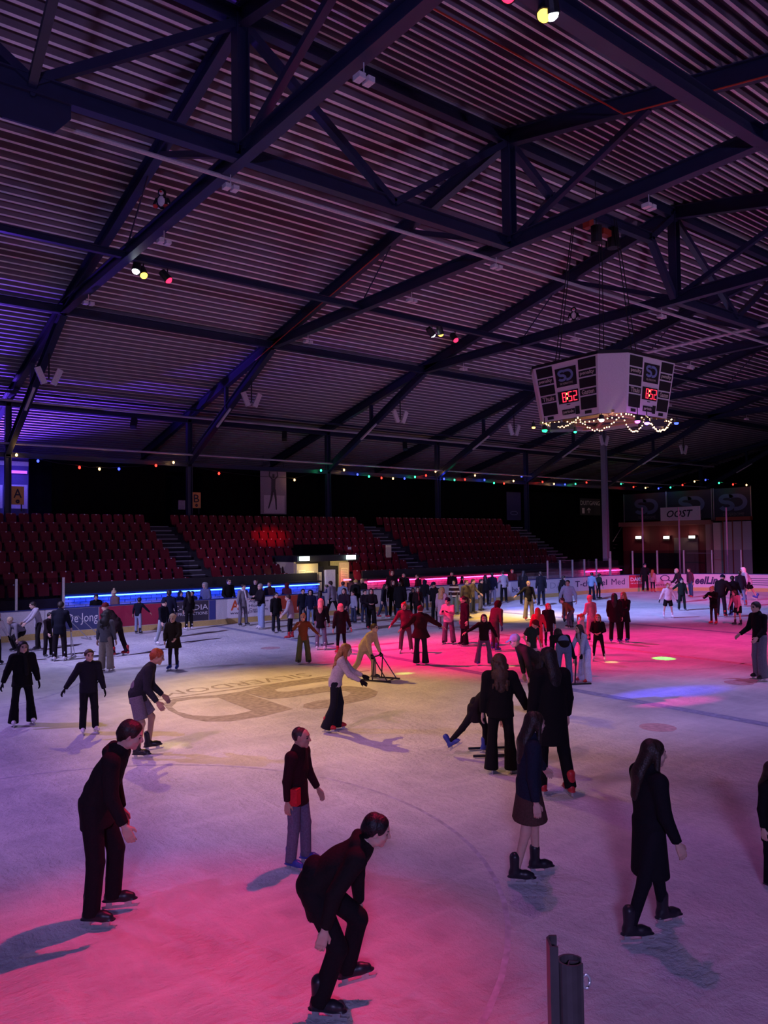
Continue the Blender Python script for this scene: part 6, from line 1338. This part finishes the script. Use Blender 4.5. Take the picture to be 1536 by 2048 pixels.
# ---- crowd at the far boards, middle
CR_ = [
 ('person in navy top left of the cream entrance wall', 606, 1250, 1178, dict(yaw=10, cc=NV, lc=(0.03, 0.03, 0.05), hair='short')),
 ('hooded person in navy jacket and jeans in front of the cream wall', 622, 1252, 1180, dict(yaw=-10, cc=(0.012, 0.014, 0.05), lc=JE, hair='hood', hc='navy', length=0.14)),
 ('person in blue beam with back turned beside the entrance', 640, 1248, 1182, dict(yaw=170, cc=(0.03, 0.03, 0.09), lc=NV, hair='long')),
 ('man in grey jacket striding left past the entrance', 667, 1237, 1162, dict(yaw=-130, cc=(0.22, 0.20, 0.24), lc=BK, hair='short', L=(22, 3, 10), R=(-22, 3, 6), lean=8)),
 ('person in pale blue jacket right of the striding man', 686, 1236, 1163, dict(yaw=160, cc=(0.24, 0.28, 0.38), lc=JE, hair='short', hc='brown')),
 ('person in yellow knitted hat among the dark crowd', 711, 1232, 1160, dict(yaw=150, cc=BK, lc=BK, hair='beanie', hc='yellow', bulk=0.02)),
 ('long haired girl in dark jacket and white shirt hugging a friend', 690, 1262, 1176, dict(yaw=-20, cc=(0.03, 0.015, 0.03), lc=(0.12, 0.10, 0.14), hair='long', LA=((30, 14), (60, -6)))),
 ('boy in black vest with white sleeves behind the hugging girls', 708, 1247, 1182, dict(yaw=-50, cc=(0.26, 0.27, 0.34), lc=DJ, hair='short')),
 ('boy in dark sweater with pale collar standing arms folded', 729, 1246, 1180, dict(yaw=30, cc=(0.025, 0.015, 0.025), lc=DJ, hair='short', LA=((16, 12), (84, -50)), RA=((16, 12), (84, -50)))),
 ('girl with long black hair all in black facing us on red skates', 743, 1258, 1177, dict(yaw=2, cc=(0.014, 0.008, 0.012), lc=BK, hair='long', hc='black', skate='red', legs='wide', LA=((20, 14), (84, -40)), RA=((20, 14), (84, -40)))),
 ('person in dark denim jacket passing on red skates', 765, 1236, 1168, dict(yaw=70, cc=(0.03, 0.03, 0.05), lc=DJ, hair='long', skate='red', lean=8, L=(14, 3, 10), R=(-12, 3, 10))),
 ('big person in long black coat with back turned at the white advert', 801, 1240, 1163, dict(yaw=176, coat='coat', cc=BK, lc=DJ, hair='short', length=0.40, bulk=0.03)),
 ('person in black coat close beside the big black coat', 786, 1234, 1160, dict(yaw=20, cc=(0.016, 0.008, 0.010), lc=BK, hair='long', hc='maroon')),
 ('smiling woman in dark coat with maroon scarf', 836, 1240, 1174, dict(yaw=6, cc=(0.03, 0.012, 0.014), lc=BK, hair='long', hc='brown', scarf=(0.2, 0.02, 0.03), length=0.2)),
 ('dark haired woman next to the maroon scarf', 827, 1236, 1176, dict(yaw=-10, cc=(0.022, 0.012, 0.02), lc=BK, hair='bob', hc='black')),
 ('person in hooded black jacket leaning on the white advert', 850, 1222, 1160, dict(yaw=165, cc=(0.012, 0.012, 0.02), lc=DJ, hair='hood', hc='navy')),
 ('person in dark cap looking down behind the pale coat', 871, 1246, 1164, dict(yaw=-40, cc=BK, lc=BK, hair='cap', hc='navy', head=(14, 0))),
 ('blond woman in long pale pink coat turned away', 884, 1258, 1174, dict(yaw=150, coat='coat', cc=(0.42, 0.30, 0.33), lc=(0.40, 0.28, 0.32), hair='wavy', hc='blond', length=0.42, flare=0.02)),
 ('man in striped sweater standing at the boards', 909, 1229, 1160, dict(yaw=-8, coat='sweater', cc=(0.05, 0.018, 0.028), stripes=(0.45, 0.42, 0.46), lc=(0.10, 0.14, 0.17), hair='short', length=0.10, legs='wide')),
 ('man in khaki camouflage jacket behind the dark coat', 932, 1238, 1160, dict(yaw=40, cc=(0.10, 0.08, 0.045), lc=(0.12, 0.10, 0.07), hair='short', hc='brown', length=0.14)),
 ('person in grey green jacket reaching forward by the boards', 945, 1228, 1158, dict(yaw=60, cc=(0.11, 0.09, 0.07), lc=DJ, hair='short', LA=((30, 10), (60, 4)))),
 ('person in dark coat with pale trousers looking right', 961, 1222, 1158, dict(yaw=70, cc=(0.02, 0.018, 0.016), lc=(0.16, 0.16, 0.17), hair='short')),
 ('tall man in navy jumper and grey trousers facing the pink wall', 985, 1211, 1145, dict(yaw=170, cc=(0.012, 0.012, 0.03), lc=(0.18, 0.17, 0.22), hair='short')),
 ('person all in black to the left of the navy jumper', 972, 1213, 1150, dict(yaw=-160, cc=BK, lc=BK, hair='long', hc='black')),
 ('man in pale grey sweater and black trousers leaning on the boards', 1008, 1206, 1141, dict(yaw=-160, coat='sweater', cc=(0.36, 0.33, 0.37), lc=BK, hair='short', lean=8, LA=((30, 14), (50, 8)), RA=((30, 20), (50, 16)))),
 ('dark dressed person in front of the pale blue advert', 1047, 1210, 1141, dict(yaw=150, cc=BK, lc=BK, hair='long', hc='black', coat='coat', length=0.3)),
 ('dark dressed person right of the young man in khaki trousers', 1083, 1212, 1143, dict(yaw=-160, cc=(0.010, 0.010, 0.018), lc=NV, hair='short', coat='coat', length=0.2)),
 ('person in black holding the rail behind the light blue jacket', 1122, 1207, 1152, dict(yaw=120, cc=BK, lc=BK, hair='short', lean=20, LA=((40, 10), (50, 6)), RA=((40, 10), (50, 6)))),
]
for lab, x, y, tp, kw in CR_:
    kw.setdefault('coat', 'jacket'); kw.setdefault('legs', 'straight'); kw.setdefault('length', 0.12); P(lab, x, y, tp, **kw)
# ---- people in the gap behind the boards
BN_ = [
 ('man in dark jacket leaning on the boards before the blue wall', 192, 1189, dict(yaw=2, cc=BK, hair='short', hc='brown', head=(16, 0))),
 ('person in bobble hat and fleece coat at the blue lit wall', 231, 1181, dict(yaw=-60, cc=(0.16, 0.09, 0.08), hair='pompom', hc='beige', bulk=0.03)),
 ('dark seated figure with hood before the blue strip', 359, 1183, dict(yaw=40, cc=(0.012, 0.012, 0.05), hair='hood', hc='navy')),
 ('dark figure sitting next to the hooded one at the blue strip', 386, 1182, dict(yaw=-30, cc=(0.010, 0.010, 0.04), hair='short')),
 ('slim figure in pale hooded coat before the blue strip', 412, 1165, dict(yaw=-40, cc=(0.10, 0.11, 0.20), hair='hood', hc='grey')),
 ('tall man in black coat standing behind the boards', 456, 1157, dict(yaw=30, cc=BK, hair='short', hc='brown')),
 ('man in black behind the white advert watching the skaters', 512, 1158, dict(yaw=-10, cc=BK, hair='short', hc='dark')),
 ('person with brown hair behind the man in light jeans', 540, 1163, dict(yaw=-20, cc=(0.05, 0.02, 0.03), hair='short', hc='brown')),
 ('person in maroon top bent behind the brick red advert', 573, 1166, dict(yaw=150, cc=(0.07, 0.012, 0.02), hair='hood', hc='maroon')),
 ('dark haired figure just left of the entrance behind the boards', 656, 1170, dict(yaw=-100, cc=(0.02, 0.02, 0.06), hair='short')),
 ('person in black at the pink strip right of the entrance', 726, 1157, dict(yaw=-30, cc=BK, hair='short', hc='blond')),
 ('dark figure before the first pink strip', 752, 1176, dict(yaw=160, cc=(0.03, 0.012, 0.02), hair='short')),
 ('tall person in dark hood standing behind the boards by the pink strip', 784, 1140, dict(yaw=10, cc=(0.02, 0.008, 0.012), hair='hood', hc='maroon')),
 ('person in black with a glinting pendant behind the boards', 809, 1145, dict(yaw=-10, cc=BK, hair='long', hc='black')),
 ('dark person looking left before the long pink strip', 838, 1148, dict(yaw=-60, cc=BK, hair='short')),
 ('man in black coat standing out against the pink wall', 905, 1143, dict(yaw=-10, cc=BK, hair='short')),
 ('person bending down against the pink wall', 923, 1153, dict(yaw=90, cc=(0.02, 0.008, 0.014), hair='short')),
 ('person in red light behind the pale blue advert', 1025, 1138, dict(yaw=10, cc=(0.08, 0.012, 0.014), hair='short', hc='red')),
]
for lab, x, tp, kw in BN_:
    kw.setdefault('coat', 'jacket'); P(lab, 0, 0, tp, pos=onY(x, 1200, 30.42), skates=False, legs='straight', lc=BK, length=0.1, lean=kw.pop('lean', 6), LA=((8, 12), (62, -14)), RA=((8, 12), (62, -14)), **kw)

# ================================================================== SKATING FRAMES AND STICKS
def skating_frame(J, lab, col, wd=0.5, h=0.82):
    r = J['root']; s = J['s']; t = empty('skating_aid', (r.location.x, r.location.y, 0), J['rot']); tag(t, lab, 'skating aid')
    m = mat('frame_'+lab[:8], col, 0.35, 0.5); hw = wd/2; gy = (J['wriL'][1]+J['wriR'][1])/2-0.09*s; h = (J['wriL'][2]+J['wriR'][2])/2-0.06*s
    for sx in (-1, 1):
        b = MB(); b.tube([(sx*hw, gy+0.35, 0.03), (sx*hw, gy-0.45, 0.03)], 0.022, 8); b.build('runner', m, t)
        b = MB(); b.tube([(sx*hw, gy+0.05, 0.04), (sx*hw*0.9, gy, h)], 0.016, 8); b.tube([(sx*hw, gy-0.35, 0.04), (sx*hw*0.9, gy, h*0.9)], 0.014, 8); b.build('upright', m, t)
    b = MB(); b.tube([(-hw*0.9, gy+0.1, h), (-hw*0.9, gy, h), (hw*0.9, gy, h), (hw*0.9, gy+0.1, h)], 0.018, 8); b.build('handlebar', m, t)
    b = MB(); b.tube([(-hw, gy-0.35, 0.04), (hw, gy-0.35, 0.04)], 0.014, 8); b.build('cross_bar', m, t)
skating_frame(J1, 'silver tube skating frame held by the dark skater near the left boards', (0.5, 0.5, 0.52))
skating_frame(J2, 'black tube skating frame pushed by the child in beige', (0.03, 0.03, 0.05))
p = world_pt(J3, (J3['wriL']+J3['wriR'])/2-np.array([0, 0.02, 0.06])); g = onz(1150, 1370); t = empty('skating_stick', (g[0], g[1], 0)); tag(t, 'black pole with a flat foot held by the girl in pale denim', 'skating aid')
b = MB(); b.tube([(0, 0, 0.02), (p.x-g[0], p.y-g[1], p.z)], 0.016, 8); b.build('pole', M_DARKM, t); b = MB(); b.tube([(-0.30, 0.22, 0.022), (0, 0, 0.022), (0.34, -0.20, 0.022)], 0.02, 8); b.build('foot_bar', M_DARKM, t)
g = onz(655, 1290); t = empty('skating_stick', (g[0], g[1], 0)); tag(t, 'thin dark pole standing beside the dark coat and pink hair', 'skating aid')
b = MB(); b.tube([(0, 0, 0.02), (-0.12, 0.10, 1.05)], 0.014, 8); b.build('pole', M_DARKM, t); b = MB(); b.tube([(-0.25, 0, 0.022), (0.25, 0, 0.022)], 0.02, 8); b.build('foot_bar', M_DARKM, t)
for k, (x, y) in enumerate(((184, 1277), )):
    g = onz(x, y); t = empty('skating_aid', (g[0], g[1], 0), 0.2); tag(t, 'thin silver skating frame parked under the navy advert', 'skating aid'); m = mat('frame_silver t', (0.5, 0.5, 0.52))
    for sx in (-1, 1):
        b = MB(); b.tube([(sx*0.25, 0.3, 0.03), (sx*0.25, -0.4, 0.03)], 0.02, 7); b.build('runner', M_GREY, t); b = MB(); b.tube([(sx*0.25, -0.2, 0.04), (sx*0.22-0.7, 0.1, 0.85)], 0.014, 7); b.build('upright', M_GREY, t)
    b = MB(); b.tube([(-0.95, 0.1, 0.85), (-0.45, 0.1, 0.85)], 0.016, 7); b.build('handlebar', M_GREY, t)
g = onz(985, 1507); t = empty('skating_aid', (g[0], g[1], 0), -0.6); tag(t, 'low dark skating frame in front of the pushing child', 'skating aid')
for sx in (-1, 1):
    b = MB(); b.tube([(-0.35, sx*0.22, 0.03), (0.35, sx*0.22, 0.03)], 0.02, 7); b.build('runner', M_DARKM, t); b = MB(); b.tube([(0.0, sx*0.22, 0.04), (-0.1, sx*0.20, 0.75)], 0.015, 7); b.build('upright', M_DARKM, t)
b = MB(); b.tube([(-0.1, -0.2, 0.75), (-0.1, 0.2, 0.75)], 0.018, 7); b.build('handlebar', M_DARKM, t)
